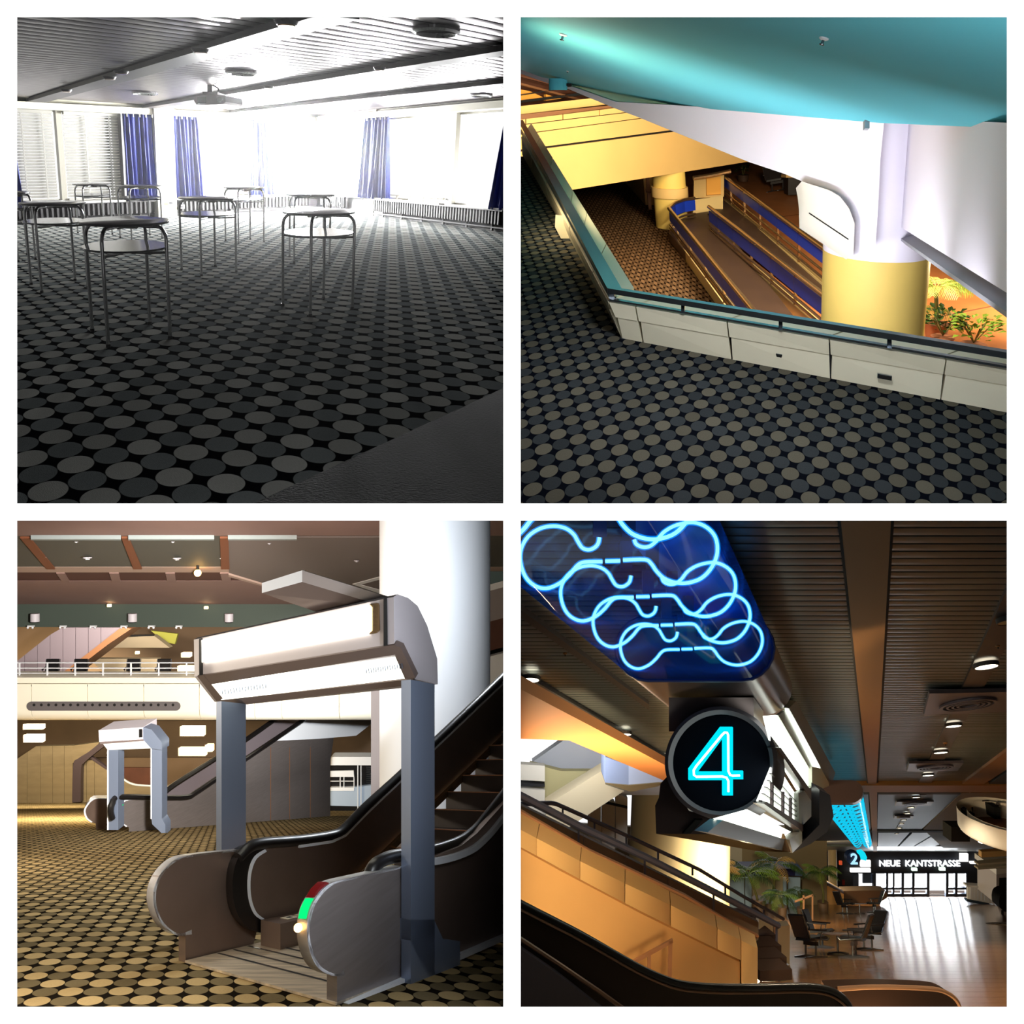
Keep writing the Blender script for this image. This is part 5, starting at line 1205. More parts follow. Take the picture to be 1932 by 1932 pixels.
for kx, (a, b) in enumerate([(1600, 1642), (1657, 1716), (1722, 1765), (1770, 1830)]):
    cq([(a, 1571), (b, 1571), (1655+(b-1655)*.6, 1598), (1655+(a-1655)*.6, 1598)], 'ceiling_far_field_%d' % (kx+1), m_pan, HG-.02)
cq([(1560, 1597), (1900, 1597), (1900, 1609), (1560, 1609)], 'ceiling_far_edge', m_sl2, HG-.03)
cq([(1815, 1496), (2200, 1496), (2200, 1600), (1780, 1600), (1742, 1565)], 'ceiling_brown_right', m_brc, HG-.04)
cq([(1830, 1496), (1806, 1486), (1990, 1350), (2060, 1350)], 'ceiling_brown_band', m_beamb, HG-.05)
cq([(1862, 1482), (1990, 1395), (2100, 1420), (2000, 1482)], 'trim_black_field', m_blkc, HG-.052)
# channel with downlights, square vents
m_chan = mat('dark_channel_plate', (66, 60, 58), .4, .4)
cq([(1960, 980), (2030, 980), (1757, 1478), (1733, 1478)], 'trim_channel_plate', m_chan, HG-.03)
cq([(1735, 1500), (1748, 1500), (1698, 1564), (1690, 1564)], 'trim_channel_far', m_chan, HG-.04)
m_dl = glow('downlight_disc', (255, 244, 216), 6)
dls = [(1861, 1258, 18), (1799, 1370, 12.5), (1775, 1420, 11), (1751, 1463, 9), (1728.6, 1504.5, 6.5), (1718.6, 1524, 5.6), (1712, 1535, 5), (1705, 1547, 4.5), (1701, 1554.5, 4), (1697, 1563, 4), (1692, 1573, 3.5), (1000, 1283, 17), (1178, 1386, 12.5), (1254, 1432, 6), (1899, 1174, 14)]
words = 'first second third fourth fifth sixth seventh eighth ninth tenth eleventh'.split()
for i, (x, y, r_) in enumerate(dls):
    c = cl(x, y, HG-.075); r = r_*c.y/F
    lab = ('%s ceiling downlight counted from the viewer in the right channel' % words[i]) if i < 11 else ['large oval downlight at the left edge by the orange soffit', 'second downlight in the left channel above the stairs', 'small downlight just left of the numeral four sign', 'unlit amber downlight at the right edge'][i-11]
    o = thing('downlight', c, lab, 'downlight', 'round downlights of the concourse')
    u, v = V((r, 0, 0)), (G.ey*r*1.35)
    MB(G).lathe(c, u, v, -G.n, [(1.15, -.03), (1.15, .006), (1.0, .006), (1.0, -.02)], 24, caps=False).build('ring', m_chan, o)
    MB(G).ell(c-G.n*.001, u, v, G.n*.01, 24).build('disc', m_dl if i != 14 else mat('amber_disc', (150, 120, 70), .4), o)
m_plate = mat('violet_grey_plate', (84, 78, 86), .4, .4)
for (px, cx, cy, rx, lab) in [([(1753.6, 1308.6), (1990, 1304), (1990, 1340), (1743, 1349.5)], 1826, 1329.5, 45, 'nearest square ceiling vent with a round grille'), ([(1715.5, 1440.7), (1818, 1439.5), (1806, 1455), (1710.7, 1455.7)], 1764, 1448, 29, 'second square ceiling vent with a round grille'), ([(1692, 1513), (1762, 1512.5), (1756, 1520), (1688, 1520.5)], 1725, 1516.5, 20, 'third far ceiling vent with a round grille'), ([(1688, 1540), (1724, 1540), (1722, 1545), (1686, 1545)], 1705, 1542.5, 11, 'fourth and smallest ceiling vent far off')]:
    c = cl(cx, cy, HG-.1); o = thing('ceiling_vent', c, lab, 'vent', 'square vents with round grilles')
    cq(px, 'plate', m_plate, HG-.085, .04, o); r = rx*c.y/F
    u, v = V((r, 0, 0)), G.ey*r*1.45
    for q_, (ra, rb) in enumerate([(1, .88), (.76, .68), (.58, .5), (.4, .32)]):
        MB(G).lathe(c, u, v, -G.n, [(ra, -.01), (ra, .015), (rb, .015), (rb, -.01)], 32, caps=False).build('ring', m_plate, o)
    MB(G).ell(c+G.n*.005, u*.95, v*.95, G.n*.005, 32).build('grille', m_blkc, o)
for (x, y, lab) in [(1882, 1218, 'tiny sprinkler between downlights nearest the right edge'), (1783, 1401, 'tiny sprinkler between the second and third downlight'), (1066, 1232, 'small detector on the slats left of the neon tube'), (1195, 1397, 'small pale detector in the left channel')]:
    c = cl(x, y, HG-.06); r = 4*c.y/F; o = thing('sprinkler', c, lab, 'sprinkler'); MB(G).lathe(c, V((r, 0, 0)), G.ey*r, -G.n*r, [(1, 0), (.9, .5), (.3, .8)], 12).build('rose', m_beamb, o); MB(G).ell(c-G.n*r*.8, V((r*.3, 0, 0)), G.ey*r*.3, -G.n*r*.8, 8).build('head', m_chan, o)
# ---- neon tube overhead
De = 5.45
def stadium(cx, cy, w2, h2, n=10):
    r = h2
    return [(cx+w2-r+r*math.cos(math.pi*(-.5+i/n)), cy-r*math.sin(math.pi*(-.5+i/n))) for i in range(n+1)]+[(cx-w2+r+r*math.cos(math.pi*(.5+i/n)), cy-r*math.sin(math.pi*(.5+i/n))) for i in range(n+1)]
st_e = stadium(1311, 1224, 149, 60)
m_tg = clear('blue_neon_glass', (150, 190, 240), .05, .05)
_nt = m_tg.node_tree; _d = _nt.nodes.new('ShaderNodeBsdfTranslucent'); _d.inputs[0].default_value = (*lin((20, 90, 220)), 1)  # blue scatter put into the glass for the glow inside the tube
_m = _nt.nodes.new('ShaderNodeMixShader'); _m.inputs[0].default_value = .22; _o = [n for n in _nt.nodes if n.type == 'OUTPUT_MATERIAL'][0]; _x = [n for n in _nt.nodes if n.type == 'MIX_SHADER'][0]
_nt.links.new(_x.outputs[0], _m.inputs[1]); _nt.links.new(_d.outputs[0], _m.inputs[2]); _nt.links.new(_m.outputs[0], _o.inputs[0])
m_neon = glow('neon_core', (190, 250, 255), 3.0)
m_halo = clear('neon_sheath', (255, 255, 255), 0)
_nt = m_halo.node_tree; _e = _nt.nodes.new('ShaderNodeEmission'); _e.inputs[0].default_value = (*lin((0, 170, 235)), 1); _e.inputs[1].default_value = .75  # emissive shell added for the cyan glow around the tubes
_a = _nt.nodes.new('ShaderNodeAddShader'); _o = [n for n in _nt.nodes if n.type == 'OUTPUT_MATERIAL'][0]; _x = [n for n in _nt.nodes if n.type == 'MIX_SHADER'][0]
_nt.links.new(_x.outputs[0], _a.inputs[0]); _nt.links.new(_e.outputs[0], _a.inputs[1]); _nt.links.new(_a.outputs[0], _o.inputs[0])
m_neon_d = glow('cyan_neon_dim', (20, 215, 235), 1.1)
m_hold = mat('dark_blue_holder', (14, 40, 96), .4)
nt_ = thing('neon_tube', P(1311, 1284, De), 'big blue glass tube with cyan neon loops hanging under the slatted ceiling', 'neon light')
back = -CV*2.9
mb = MB(G); pts = Q(st_e, De); n = len(pts)
mb.add(pts+[p+back for p in pts], [(i, (i+1) % n, n+(i+1) % n, n+i) for i in range(n)]); mb.build('glass_tube', m_tg, nt_)
rim = [p for p in pts]; mb = MB(G); mb.tube(rim, .012, 6, closed=True); mb.build('end_ring', m_hold, nt_)
c1 = lambda X, Y: (980+X/3.578, 980+Y/3.578)
seg_a = [(540, 120), (532, 160), (510, 188), (470, 205), (425, 193), (395, 150), (365, 100), (310, 60), (230, 45), (140, 62), (60, 115), (12, 200), (8, 290), (40, 385), (100, 445), (180, 466), (270, 432), (340, 372), (390, 312), (440, 288), (560, 285)]
seg_b = [(580, 282), (680, 280)]
seg_c = [(700, 275), (845, 271), (890, 300), (925, 350), (980, 400), (1060, 428), (1140, 428), (1230, 395), (1300, 320), (1336, 220), (1322, 120), (1262, 52), (1170, 20), (1060, 38), (975, 85), (925, 145), (880, 180), (835, 187), (790, 168), (775, 135)]
VPc = (1655, 1650)
def neon_unit(D, m, rad, t, D1=3.74, dx=0):
    for sgm, nm in ((seg_a, 'neon_loop'), (seg_b, 'neon_bar'), (seg_c, 'neon_loop')):
        px = spx([c1(*q) for q in sgm], 4) if len(sgm) > 2 else [c1(*q) for q in sgm]
        base_ = [P(x, y, D1) for x, y in px]
        o_ = MB(G).tube([p+CV*(D-D1) for p in base_], rad, 7).build(nm, m, t)
        if o_: MB(G).tube([p+CV*(D-D1) for p in base_], rad*1.7, 7).build('glass_sheath', m_halo, o_)
for D in (2.77, 3.25, 3.74, 4.22, 4.70, 5.2): neon_unit(D, m_neon, .0078, nt_)
for k in range(7):
    D = 3.0+.4*k; b0 = P(1311, 1165, De)+CV*(D-De)
    MB(G).box(b0-V((.1, 0, 0)), V((.06, 0, 0)), V((0, .03, 0)), V((0, 0, -.14))).build('holder', m_hold, nt_); MB(G).box(b0+V((.03, 0, 0)), V((.06, 0, 0)), V((0, .03, 0)), V((0, 0, -.14))).build('holder', m_hold, nt_)
b0 = P(1300, 1167, De); MB(G).box(b0, V((.42, 0, 0)), -CV*2.9, V((0, 0, .03))).build('spine', mat('blue_reflector', (24, 74, 190), .35, spec=.3), nt_)  # spine coloured deep blue for the glow inside the tube
# metal casing after the glass and the beam beyond
m_case = mat('dark_bronze_casing', (92, 80, 82), .3, .7)
cs = thing('neon_casing', P(1311, 1284, De+.5), 'dark bronze casing carrying the neon tube and the numeral sign', 'casing')
MB(G).prism(Q(stadium(1311, 1224, 150, 61), De+.01), CV*1.15).build('casing', m_case, cs)
MB(G).prism(Q([(1245, 1229), (1440, 1229), (1440, 1262), (1245, 1262)], De+1.1), CV*5).build('rear_casing', m_case, cs)
# block and round sign with numeral four
sg = thing('numeral_sign', P(1362, 1546, 5.75), 'round black sign with cyan neon numeral 4 below the neon tube', 'sign')
pr([(1262, 1316), (1422, 1316), (1422, 1380), (1262, 1380)], 5.9, CV*.5, 'hanger_block', m_case, sg)
cc = P(1362, 1440, 5.75); ru = 106*5.75/F
u, v = V((ru, 0, 0)), V((0, 0, ru))
wv_ = V((.02, -.08, .01))
MB(G).lathe(cc, u, v, CV.normalized(), [(.86, -.02), (.93, -.05), (1.0, -.03), (1.0, .5)], 56, caps=False).build('ring', mat('grey_sign_ring', (96, 90, 96), .4, .4), sg)
MB(G).ell(cc+CV*.0, u*.88, v*.88, CV*.02, 56).build('face', mat('navy_black_face', (6, 10, 20), .8, spec=.05), sg)
px4 = lambda X, Y: (1200+X/4.391, 1280+Y/4.391)
four = [(695, 400), (797, 400), (797, 762), (882, 762), (882, 828), (797, 828), (797, 962), (712, 962), (712, 835), (432, 835), (432, 745)]
hole = [(712, 490), (712, 770), (505, 770)]
m_c4 = glow('cyan_letter', (0, 226, 246), 1.15)
# outline as a ring of quads around the hole
def numeral(px, D, dep, name, m, t): MB(G).prism(Q([px4(*q) for q in px], D), V((0, -dep, 0))).build(name, m, t)
D4 = 5.74
numeral([(695, 400), (797, 400), (797, 962), (712, 962), (712, 490)], D4, .02, 'numeral_stem', m_c4, sg)
numeral([(695, 400), (712, 490), (505, 770), (432, 745)], D4, .02, 'numeral_slant', m_c4, sg)
numeral([(432, 745), (505, 770), (712, 770), (712, 835), (432, 835)], D4, .02, 'numeral_bar', m_c4, sg)
numeral([(797, 762), (882, 762), (882, 828), (797, 828)], D4, .02, 'numeral_bar', m_c4, sg)
w4 = [(765, 940), (765, 850), (750, 822), (715, 812), (500, 815), (480, 800), (478, 760), (500, 725), (715, 465), (735, 448), (755, 450), (764, 470), (766, 770), (780, 800), (800, 806), (860, 804)]
MB(G).tube([P(*px4(*q), D4-.035) for q in w4], .0075, 7).build('neon_tube', glow('white_neon', (236, 255, 250), 2.4), sg)
# ---- light box frame behind the sign
bx = thing('light_box', P(1430, 1606, 6.3), 'long bright light box with silver frame behind the numeral four sign', 'light box')
SPl = vplane(P(1475, 1440, 6.05), P(1475, 1440, 6.05)+CV, ez)
if SPl.n.x < 0: SPl = Plane(SPl.p, SPl.n)
sat = lambda px: [SPl.at(x, y) for x, y in px]
m_lb = glow('light_box_white', (246, 255, 240), 2.6)
m_lb2 = mat('light_box_inner', (226, 232, 216), .5)
m_slv = mat('silver_light_box', (150, 152, 144), .35, .5)
inn = V((-.25, .1, 0))
def sq(px, name, m, dep=.02, off=0.0): MB(G).prism([p+inn*off for p in sat(px)], inn*dep/.25).build(name, m, bx)
sq([(1452, 1352), (1474, 1350), (1531, 1446), (1531, 1484), (1512, 1492), (1466, 1412)], 'upper_light', m_lb, .01, .12)
sq([(1486, 1338), (1492, 1341), (1548, 1449), (1540, 1452)], 'fluorescent_tube', glow('tube_white', (250, 255, 246), 4), .02, .0)
sq([(1474, 1350), (1488, 1340), (1542, 1452), (1531, 1450)], 'reflector', m_lb2, .02, .08)
sq([(1462, 1410), (1469, 1410), (1536, 1503), (1530, 1511)], 'dark_tube', m_case, .06, -.05)
sq([(1470, 1436), (1507, 1497), (1507, 1553), (1440, 1515)], 'lower_light', m_lb, .01, .12)
for k in range(5):
    f = .3+.16*k; a, b = lerp(V((1470, 1436, 0)), V((1440, 1515, 0)), f), lerp(V((1507, 1497, 0)), V((1507, 1553, 0)), f)
    sq([(a.x, a.y), (b.x, b.y), (b.x, b.y+1.6), (a.x, a.y+1.6)], 'grille_bar', m_case, .02, .05)
for x in (1462, 1482, 1496): sq([(x, 1478+(x-1462)*.8), (x+2, 1479+(x-1462)*.8), (x+2, 1524+(x-1462)*.6), (x, 1523+(x-1462)*.6)], 'grille_bar', m_case, .02, .05)
sq([(1437, 1516), (1442, 1512), (1518, 1560), (1514, 1570)], 'dark_tube', m_case, .06, -.05)
sq([(1373, 1548), (1430, 1530), (1505, 1571), (1489, 1584)], 'bottom_light', m_lb, .01, .2)
sq([(1348, 1572), (1375, 1549), (1489, 1585), (1492, 1608)], 'underside_panel', m_slv, .05, .1)
sq([(1505, 1497), (1532, 1484), (1546, 1488), (1546, 1556), (1494, 1609), (1488, 1584), (1507, 1570)], 'end_plate', m_slv, .05, -.02)
sq([(1531, 1446), (1550, 1450), (1566, 1482), (1546, 1490), (1531, 1484)], 'end_plate', m_lb2, .05, -.02)
sq([(1486, 1336), (1500, 1322), (1575, 1458), (1566, 1484), (1548, 1450)], 'top_rail', m_slv, .05, -.04)
pr([(1246, 1478), (1262, 1462), (1300, 1530), (1380, 1546), (1350, 1574), (1238, 1573), (1236, 1520), (1243, 1505)], 6.15, CV*.4, 'front_housing', m_case, bx)
pr([(1238, 1573), (1350, 1574), (1492, 1608), (1430, 1606)], 6.15, V((.05, .3, .02)), 'housing_bottom', m_beamb, bx)
pr([(1312, 1547), (1326, 1547), (1303, 1573), (1288, 1573)], 6.1, V((0, .03, 0)), 'dark_stripe', m_blkc, bx)
pr([(1546, 1490), (1566, 1500), (1573, 1540), (1560, 1570), (1530, 1592), (1494, 1609), (1546, 1556)], 7.4, V((.0, .2, 0)), 'end_disc', mat('dark_disc', (30, 32, 40), .35), bx)
# ---- second neon tube and numeral 2
n2 = thing('neon_tube', P(1600, 1560, 18), 'distant glass tube of cyan neon loops leading to the numeral two', 'neon light')
def c2(D): return (1655-70*13/D, 1650-147*13/D)
sx2 = 45*13; sy2 = 20*13
mb = MB(G); a = Q(stadium(*c2(12.6), sx2/12.6, sy2/12.6), 12.6); b = Q(stadium(*c2(34), sx2/34, sy2/34), 34); n = len(a)
mb.add(a+b, [(i, (i+1) % n, n+(i+1) % n, n+i) for i in range(n)]); mb.build('glass_tube', clear('pale_blue_glass', (215, 235, 255), .04, .05), n2)
Dk = 12.8
kk = 0
while Dk < 33:
    cx, cy = c2(Dk); w2, h2 = sx2/Dk*.92, sy2/Dk*.9
    for s_ in (-1, 1):
        ring = [P(cx+s_*(w2-h2)+h2*math.cos(2*math.pi*i/14), cy+h2*math.sin(2*math.pi*i/14), Dk) for i in range(14)]
        MB(G).tube(ring, .02, 5, closed=True).build('neon_loop', m_neon_d, n2)
    MB(G).tube([P(cx-(w2-2*h2), cy, Dk), P(cx+(w2-2*h2), cy, Dk)], .017, 5).build('neon_bar', m_neon_d, n2)
    Dk *= 1.06; kk += 1
cx, cy = c2(12.2); MB(G).prism(Q(stadium(cx, cy, sx2/12.2, sy2/12.2), 12.2), P(*c2(12.6), 12.6)-P(cx, cy, 12.2)).build('collar', m_case, n2)
c = P(1610.5, 1620.5, 35); r = 13*35/F
s2 = thing('numeral_sign', c-ez*r, 'small round sign with pale blue numeral 2 far down the hall', 'sign')
MB(G).ell(c, V((r, 0, 0)), V((0, 0, r)), V((0, .3, 0)), 28).build('disc', mat('navy_sign', (12, 24, 50), .4), s2)
def text(room, s, p, size, m, parent, name, ux=V((1, 0, 0)), depth=.03, width=None):
    cu = bpy.data.curves.new(name, 'FONT'); cu.body = s; cu.size = size; cu.extrude = depth; cu.align_x = 'CENTER'; cu.align_y = 'CENTER'; cu.offset = size*.012
    o = bpy.data.objects.new(name+'_curve', cu); COL.objects.link(o)
    dg = bpy.context.evaluated_depsgraph_get(); me = bpy.data.meshes.new_from_object(o.evaluated_get(dg)); bpy.data.objects.remove(o)
    me.materials.clear(); me.materials.append(m)
    xs = [v.co.x for v in me.vertices]; w0 = max(xs)-min(xs); k = (width/w0) if width else 1
    for v in me.vertices: v.co = V((v.co.x*k, -v.co.z, v.co.y))
    t = bpy.data.objects.new(name, me); COL.objects.link(t); put(t, parent, p); return t
text(G, '2', c+V((0, -.06, 0)), 30*35/F*.95, glow('pale_blue_letter', (170, 225, 255), 1.2), s2, 'numeral')
pr([(1623, 1611), (1632, 1609), (1636, 1618), (1634, 1624), (1625, 1622)], 35.4, V((0, .4, 0)), 'end_lamp', m_neon_d, s2)
# ---- far end: glazed doors below the street sign
EPa = fl(1590, 1692); EP = vplane(EPa, fl(1900, 1692), ez); DE = EPa.y
eq = lambda px, off=0: [EP.off(off).at(x, y) for x, y in px]
m_dkw = mat('navy_black_wall', (26, 30, 40), .6)
def ep(px, dep, name, m, t=None, off=0, **k): return MB(G).prism(eq(px, off), V((0, dep, 0))).build(name, m, t, **k)
ep([(1480, 1600), (2150, 1600), (2150, 1646), (1480, 1646)], .5, 'wall_end_header', m_dkw, kind='structure')
ep([(1480, 1645), (1608, 1645), (1608, 1694), (1480, 1694)], .5, 'wall_end_left', m_dkw, kind='structure')
ep([(1826, 1645), (1860, 1645), (1860, 1694), (1826, 1694)], .5, 'wall_end_right', m_dkw, kind='structure')
ep([(1876, 1645), (2150, 1645), (2150, 1694), (1876, 1694)], .5, 'wall_end_far_right', m_dkw, kind='structure')
ep([(1860, 1645), (1876, 1645), (1876, 1650), (1860, 1650)], .5, 'wall_end_small_head', m_dkw, kind='structure'); ep([(1860, 1672), (1876, 1672), (1876, 1694), (1860, 1694)], .5, 'wall_end_small_sill', m_dkw, kind='structure')
m_dfr = mat('blue_black_door_frame', (44, 54, 70), .4, .3); m_dgl = clear('door_glass')
gaps = [(1608, 1651, 1), (1651, 1675, 0), (1675, 1686, 0), (1686, 1704, 0), (1704, 1724, 0), (1724, 1752, 0), (1752, 1788, 2), (1788, 1805, 0), (1805, 1826, 0)]
for i, (a, b, kind_) in enumerate(gaps):
    o = bpy.data.objects.new('door_%d' % (i+1), None); COL.objects.link(o); put(o, None, EP.at((a+b)/2, 1692)); tag(o, kind='structure')
    fr_ = 3.2 if b-a > 15 else 1.6
    ep([(a, 1645), (a+fr_*.5, 1645), (a+fr_*.5, 1693), (a, 1693)], .25, 'door_frame', m_dfr, o); ep([(b-fr_, 1645), (b, 1645), (b, 1693), (b-fr_, 1693)], .25, 'door_frame', m_dfr, o)
    ep([(a, 1645), (b, 1645), (b, 1648), (a, 1648)], .25, 'door_frame', m_dfr, o)
    if kind_ != 2:
        ep([(a, 1675), (b, 1675), (b, 1678.5), (a, 1678.5)], .2, 'door_rail', m_dfr, o, -.02)
        ep([(a, 1686.5), (b, 1686.5), (b, 1692), (a, 1692)], .2, 'door_rail', m_dfr, o, -.02)
    ep([(a+1, 1648), (b-1, 1648), (b-1, 1687), (a+1, 1687)], .03, 'pane', m_dgl, o, -.1)
ep([(1609, 1649), (1620, 1649), (1620, 1679), (1609, 1679)], .1, 'trim_dark_panel', m_pan, None, -.3, kind='structure'); ep([(1628, 1649), (1646, 1649), (1646, 1666), (1628, 1666)], .1, 'trim_dark_panel_right', m_pan, None, -.3, kind='structure')
ss = thing('street_sign', EP.at(1735, 1638), 'white lettering NEUE KANTSTRASSE on the dark wall above the glass doors', 'sign')
m_txt = glow('white_letters', (250, 252, 255), 2.2)
sp = (EP.at(1811, 1630)-EP.at(1659, 1630)).length
tx = text(G, 'NEUE  KANTSTRASSE', EP.off(.15).at(1735, 1629.5), 16*DE/F, m_txt, ss, 'letter', width=sp, depth=.05)
bm = bmesh.new(); bm.from_mesh(tx.data); bmesh.ops.remove_doubles(bm, verts=bm.verts, dist=1e-5); seen = set()
for v0 in bm.verts:                                  # one object for each letter
    if v0.index in seen: continue
    isl, stack = [], [v0]; seen.add(v0.index)
    while stack:
        q = stack.pop(); isl.append(q)
        for e in q.link_edges:
            o = e.other_vert(q)
            if o.index not in seen: seen.add(o.index); stack.append(o)
    ids = {q.index: i for i, q in enumerate(isl)}; fs = {f for q in isl for f in q.link_faces}
    mb = MB(); mb.add([q.co+WLOC[tx.name] for q in isl], [tuple(ids[q.index] for q in f.verts) for f in fs]); mb.build('letter', m_txt, ss, smooth=0)
bm.free(); bpy.data.objects.remove(tx)
for (x0, y0, x1, y1, lab, m) in [(1624, 1624, 1643, 1636, 'white light box beside the numeral two', 1), (1605, 1639, 1643, 1646, 'long white lamp under the numeral two', 1), (1812, 1611, 1827, 1626, 'square white light box at the end of the street lettering', 1), (1721, 1638.5, 1731, 1643.5, 'small exit lamp above the doors left of centre', 2), (1773, 1637.5, 1784, 1643, 'small exit lamp above the open door', 2), (1831, 1626, 1846, 1630, 'faint white lettered lamp right of the street lettering', 1), (1847, 1614, 1857, 1622, 'white lamp before the dark wall at right', 1)]:
    o = thing('sign_lamp', EP.at((x0+x1)/2, y1), lab, 'lamp'); gm = glow('sign_white', (255, 252, 246), 1.5) if m == 1 else glow('exit_pale_green', (226, 255, 232), 1.4)
    ep([(x0, y0), (x1, y0), (x1, y1), (x0, y1)], .2, 'diffuser', gm, o, .35); ep([(x0-.6, y0-.6), (x1+.6, y0-.6), (x1+.6, y1+.6), (x0-.6, y1+.6)], .1, 'case', m_dfr, o, .13)
pr([(1584, 1625), (1589, 1625), (1589, 1632), (1584, 1632)], 45, V((0, .1, 0)), 'warning_light', glow('red_orange_panel', (230, 90, 50), .7), label='small red orange lit panel on the dark left wall', cat='panel')  # lit red orange panel of unknown use
pr([(1590, 1661), (1594, 1661), (1594, 1670), (1590, 1670)], 45, V((0, .1, 0)), 'red_notice', mat('red_notice', (150, 40, 40), .6), label='small red notice beside the far escalator', cat='notice')
# ---- left side: soffit, skylight, blue grey walls, columns
m_os = mat('orange_soffit', (196, 128, 70), .65, noise=.05, nscale=.6)
cq([(900, 1262), (982, 1300), (1258, 1445), (1260, 1476), (1074, 1397), (982, 1394), (900, 1394)], 'ceiling_orange_soffit', m_os, 2.9, .1)
cq([(900, 1225), (982, 1270), (1262, 1432), (1262, 1446), (982, 1300), (900, 1262)], 'trim_left_channel', m_chan, HG-.05)
cq([(900, 1170), (982, 1110), (982, 1150), (1225, 1330), (1225, 1340), (982, 1165), (900, 1110)], 'trim_left_rail', m_chan, HG-.05)
for (a, b) in [((1012, 1390), (1190, 1405)), ((1100, 1430), (1225, 1452))]:
    pass
Dl = 18.0
m_sky = glow('skylight_white', (250, 252, 255), 1.3)
pr([(900, 1392), (1070, 1392), (1006, 1437), (900, 1432)], Dl+2, V((0, .1, 0)), 'skylight', m_sky, label='bright skylight patch at the left edge above the stairs', cat='skylight')
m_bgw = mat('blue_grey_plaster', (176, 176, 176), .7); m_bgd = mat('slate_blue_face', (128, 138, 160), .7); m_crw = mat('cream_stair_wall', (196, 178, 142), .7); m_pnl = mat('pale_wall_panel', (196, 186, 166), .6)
pr([(1004, 1438), (1070, 1392), (1260, 1474), (1260, 1500), (1140, 1500), (1060, 1470)], Dl+1.5, V((0, .3, 0)), 'wall_blue_grey', m_bgw, kind='structure')
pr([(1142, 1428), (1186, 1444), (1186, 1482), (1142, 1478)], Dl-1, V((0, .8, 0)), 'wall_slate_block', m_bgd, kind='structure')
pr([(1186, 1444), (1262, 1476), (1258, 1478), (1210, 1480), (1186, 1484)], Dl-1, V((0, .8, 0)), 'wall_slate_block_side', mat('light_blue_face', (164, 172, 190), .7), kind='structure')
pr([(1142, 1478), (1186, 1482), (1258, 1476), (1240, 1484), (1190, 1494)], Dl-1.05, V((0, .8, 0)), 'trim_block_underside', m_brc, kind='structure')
pr([(1142, 1450), (1142, 1480), (1178, 1492), (1075, 1560), (1030, 1575), (1030, 1520)], Dl, V((0, .5, 0)), 'wall_stair_flank', m_crw, kind='structure')
pr([(1000, 1440), (1060, 1455), (1142, 1455), (1035, 1525), (1000, 1540)], Dl+.8, V((0, .2, 0)), 'wall_stair_back', mat('olive_wall', (170, 158, 110), .7), kind='structure')
for (a, b, y0, y1) in [(900, 1028, 1437, 1468), (900, 1028, 1472, 1479), (900, 1028, 1483, 1540), (1110, 1134, 1505, 1600), (1136, 1160, 1505, 1600), (1162, 1184, 1497, 1600)]:
    pr([(a, y0), (b, y0+8), (b, y1+6), (a, y1)], Dl+.4 if a < 1000 else Dl+1.2, V((0, .2, 0)), 'wall_panel', m_pnl if y0 != 1472 else m_dark, kind='structure')
pr([(1122, 1508), (1184, 1522), (1184, 1526), (1122, 1512)], Dl+1.1, V((0, .05, 0)), 'trim_black_joint', m_dark, kind='structure')
pr([(850, 1540), (1200, 1560), (1400, 1600), (1400, 1720), (850, 1720)], Dl+30, V((0, .2, 0)), 'wall_left_rear', m_pnl, kind='structure')
c = fl(1278, 1735); r = 95*c.y/F
m_colc = mat('cream_round_column', (232, 212, 166), .6)
t_ = thing('column', c, 'thick round column lit warm behind the stairs', 'column'); MB(G).ell(c, V((r, 0, 0)), V((0, r, 0)), ez*6, 48).build('shaft', m_colc, t_); MB(G).ell(c, V((r*1.03, 0, 0)), V((0, r*1.03, 0)), ez*.25, 48).build('base', m_beamb, t_)
for (x, yb, w2, lab) in [(1495, 1705, 20, 'middle round column behind the palms, lit cream'), (1572, 1695, 8, 'thin round column far left of the neon end')]:
    c = fl(x, yb); r = w2*c.y/F; t_ = thing('column', c, lab, 'column'); MB(G).ell(c, V((r, 0, 0)), V((0, r, 0)), ez*3.6, 32).build('shaft', m_colc, t_); MB(G).ell(c, V((r*1.05, 0, 0)), V((0, r*1.05, 0)), ez*.15, 32).build('base', m_beamb, t_)
# blue kiosk band and glass cases
Dk = fl(1450, 1712).y
t_ = thing('kiosk', P(1440, 1710, Dk), 'navy banded kiosk with lit glass behind the palms', 'kiosk')
pr([(1374, 1640), (1500, 1639), (1500, 1652), (1374, 1654)], Dk, V((0, 1, 0)), 'navy_band', mat('navy_band', (36, 36, 84), .5), t_); pr([(1500, 1639), (1514, 1641), (1514, 1653), (1500, 1652)], Dk+.1, V((0, 1, 0)), 'band_end', mat('pale_blue_end', (120, 150, 200), .5), t_)
for (a, b) in ((1376, 1404), (1406, 1418), (1478, 1484), (1488, 1510)): pr([(a, 1656), (b, 1656), (b, 1712), (a, 1712)], Dk+.5, V((0, .1, 0)), 'glass_case', mat('pale_blue_glass_lit', (180, 205, 225), .2), t_)
pr([(1420, 1654), (1478, 1654), (1478, 1712), (1420, 1712)], Dk+.7, V((0, .3, 0)), 'rear_panel', m_crw, t_)
pr([(1360, 1560), (1560, 1560), (1560, 1710), (1360, 1710)], Dk+4, V((0, .3, 0)), 'wall_mid_rear', mat('taupe_wall', (150, 132, 100), .7), kind='structure')
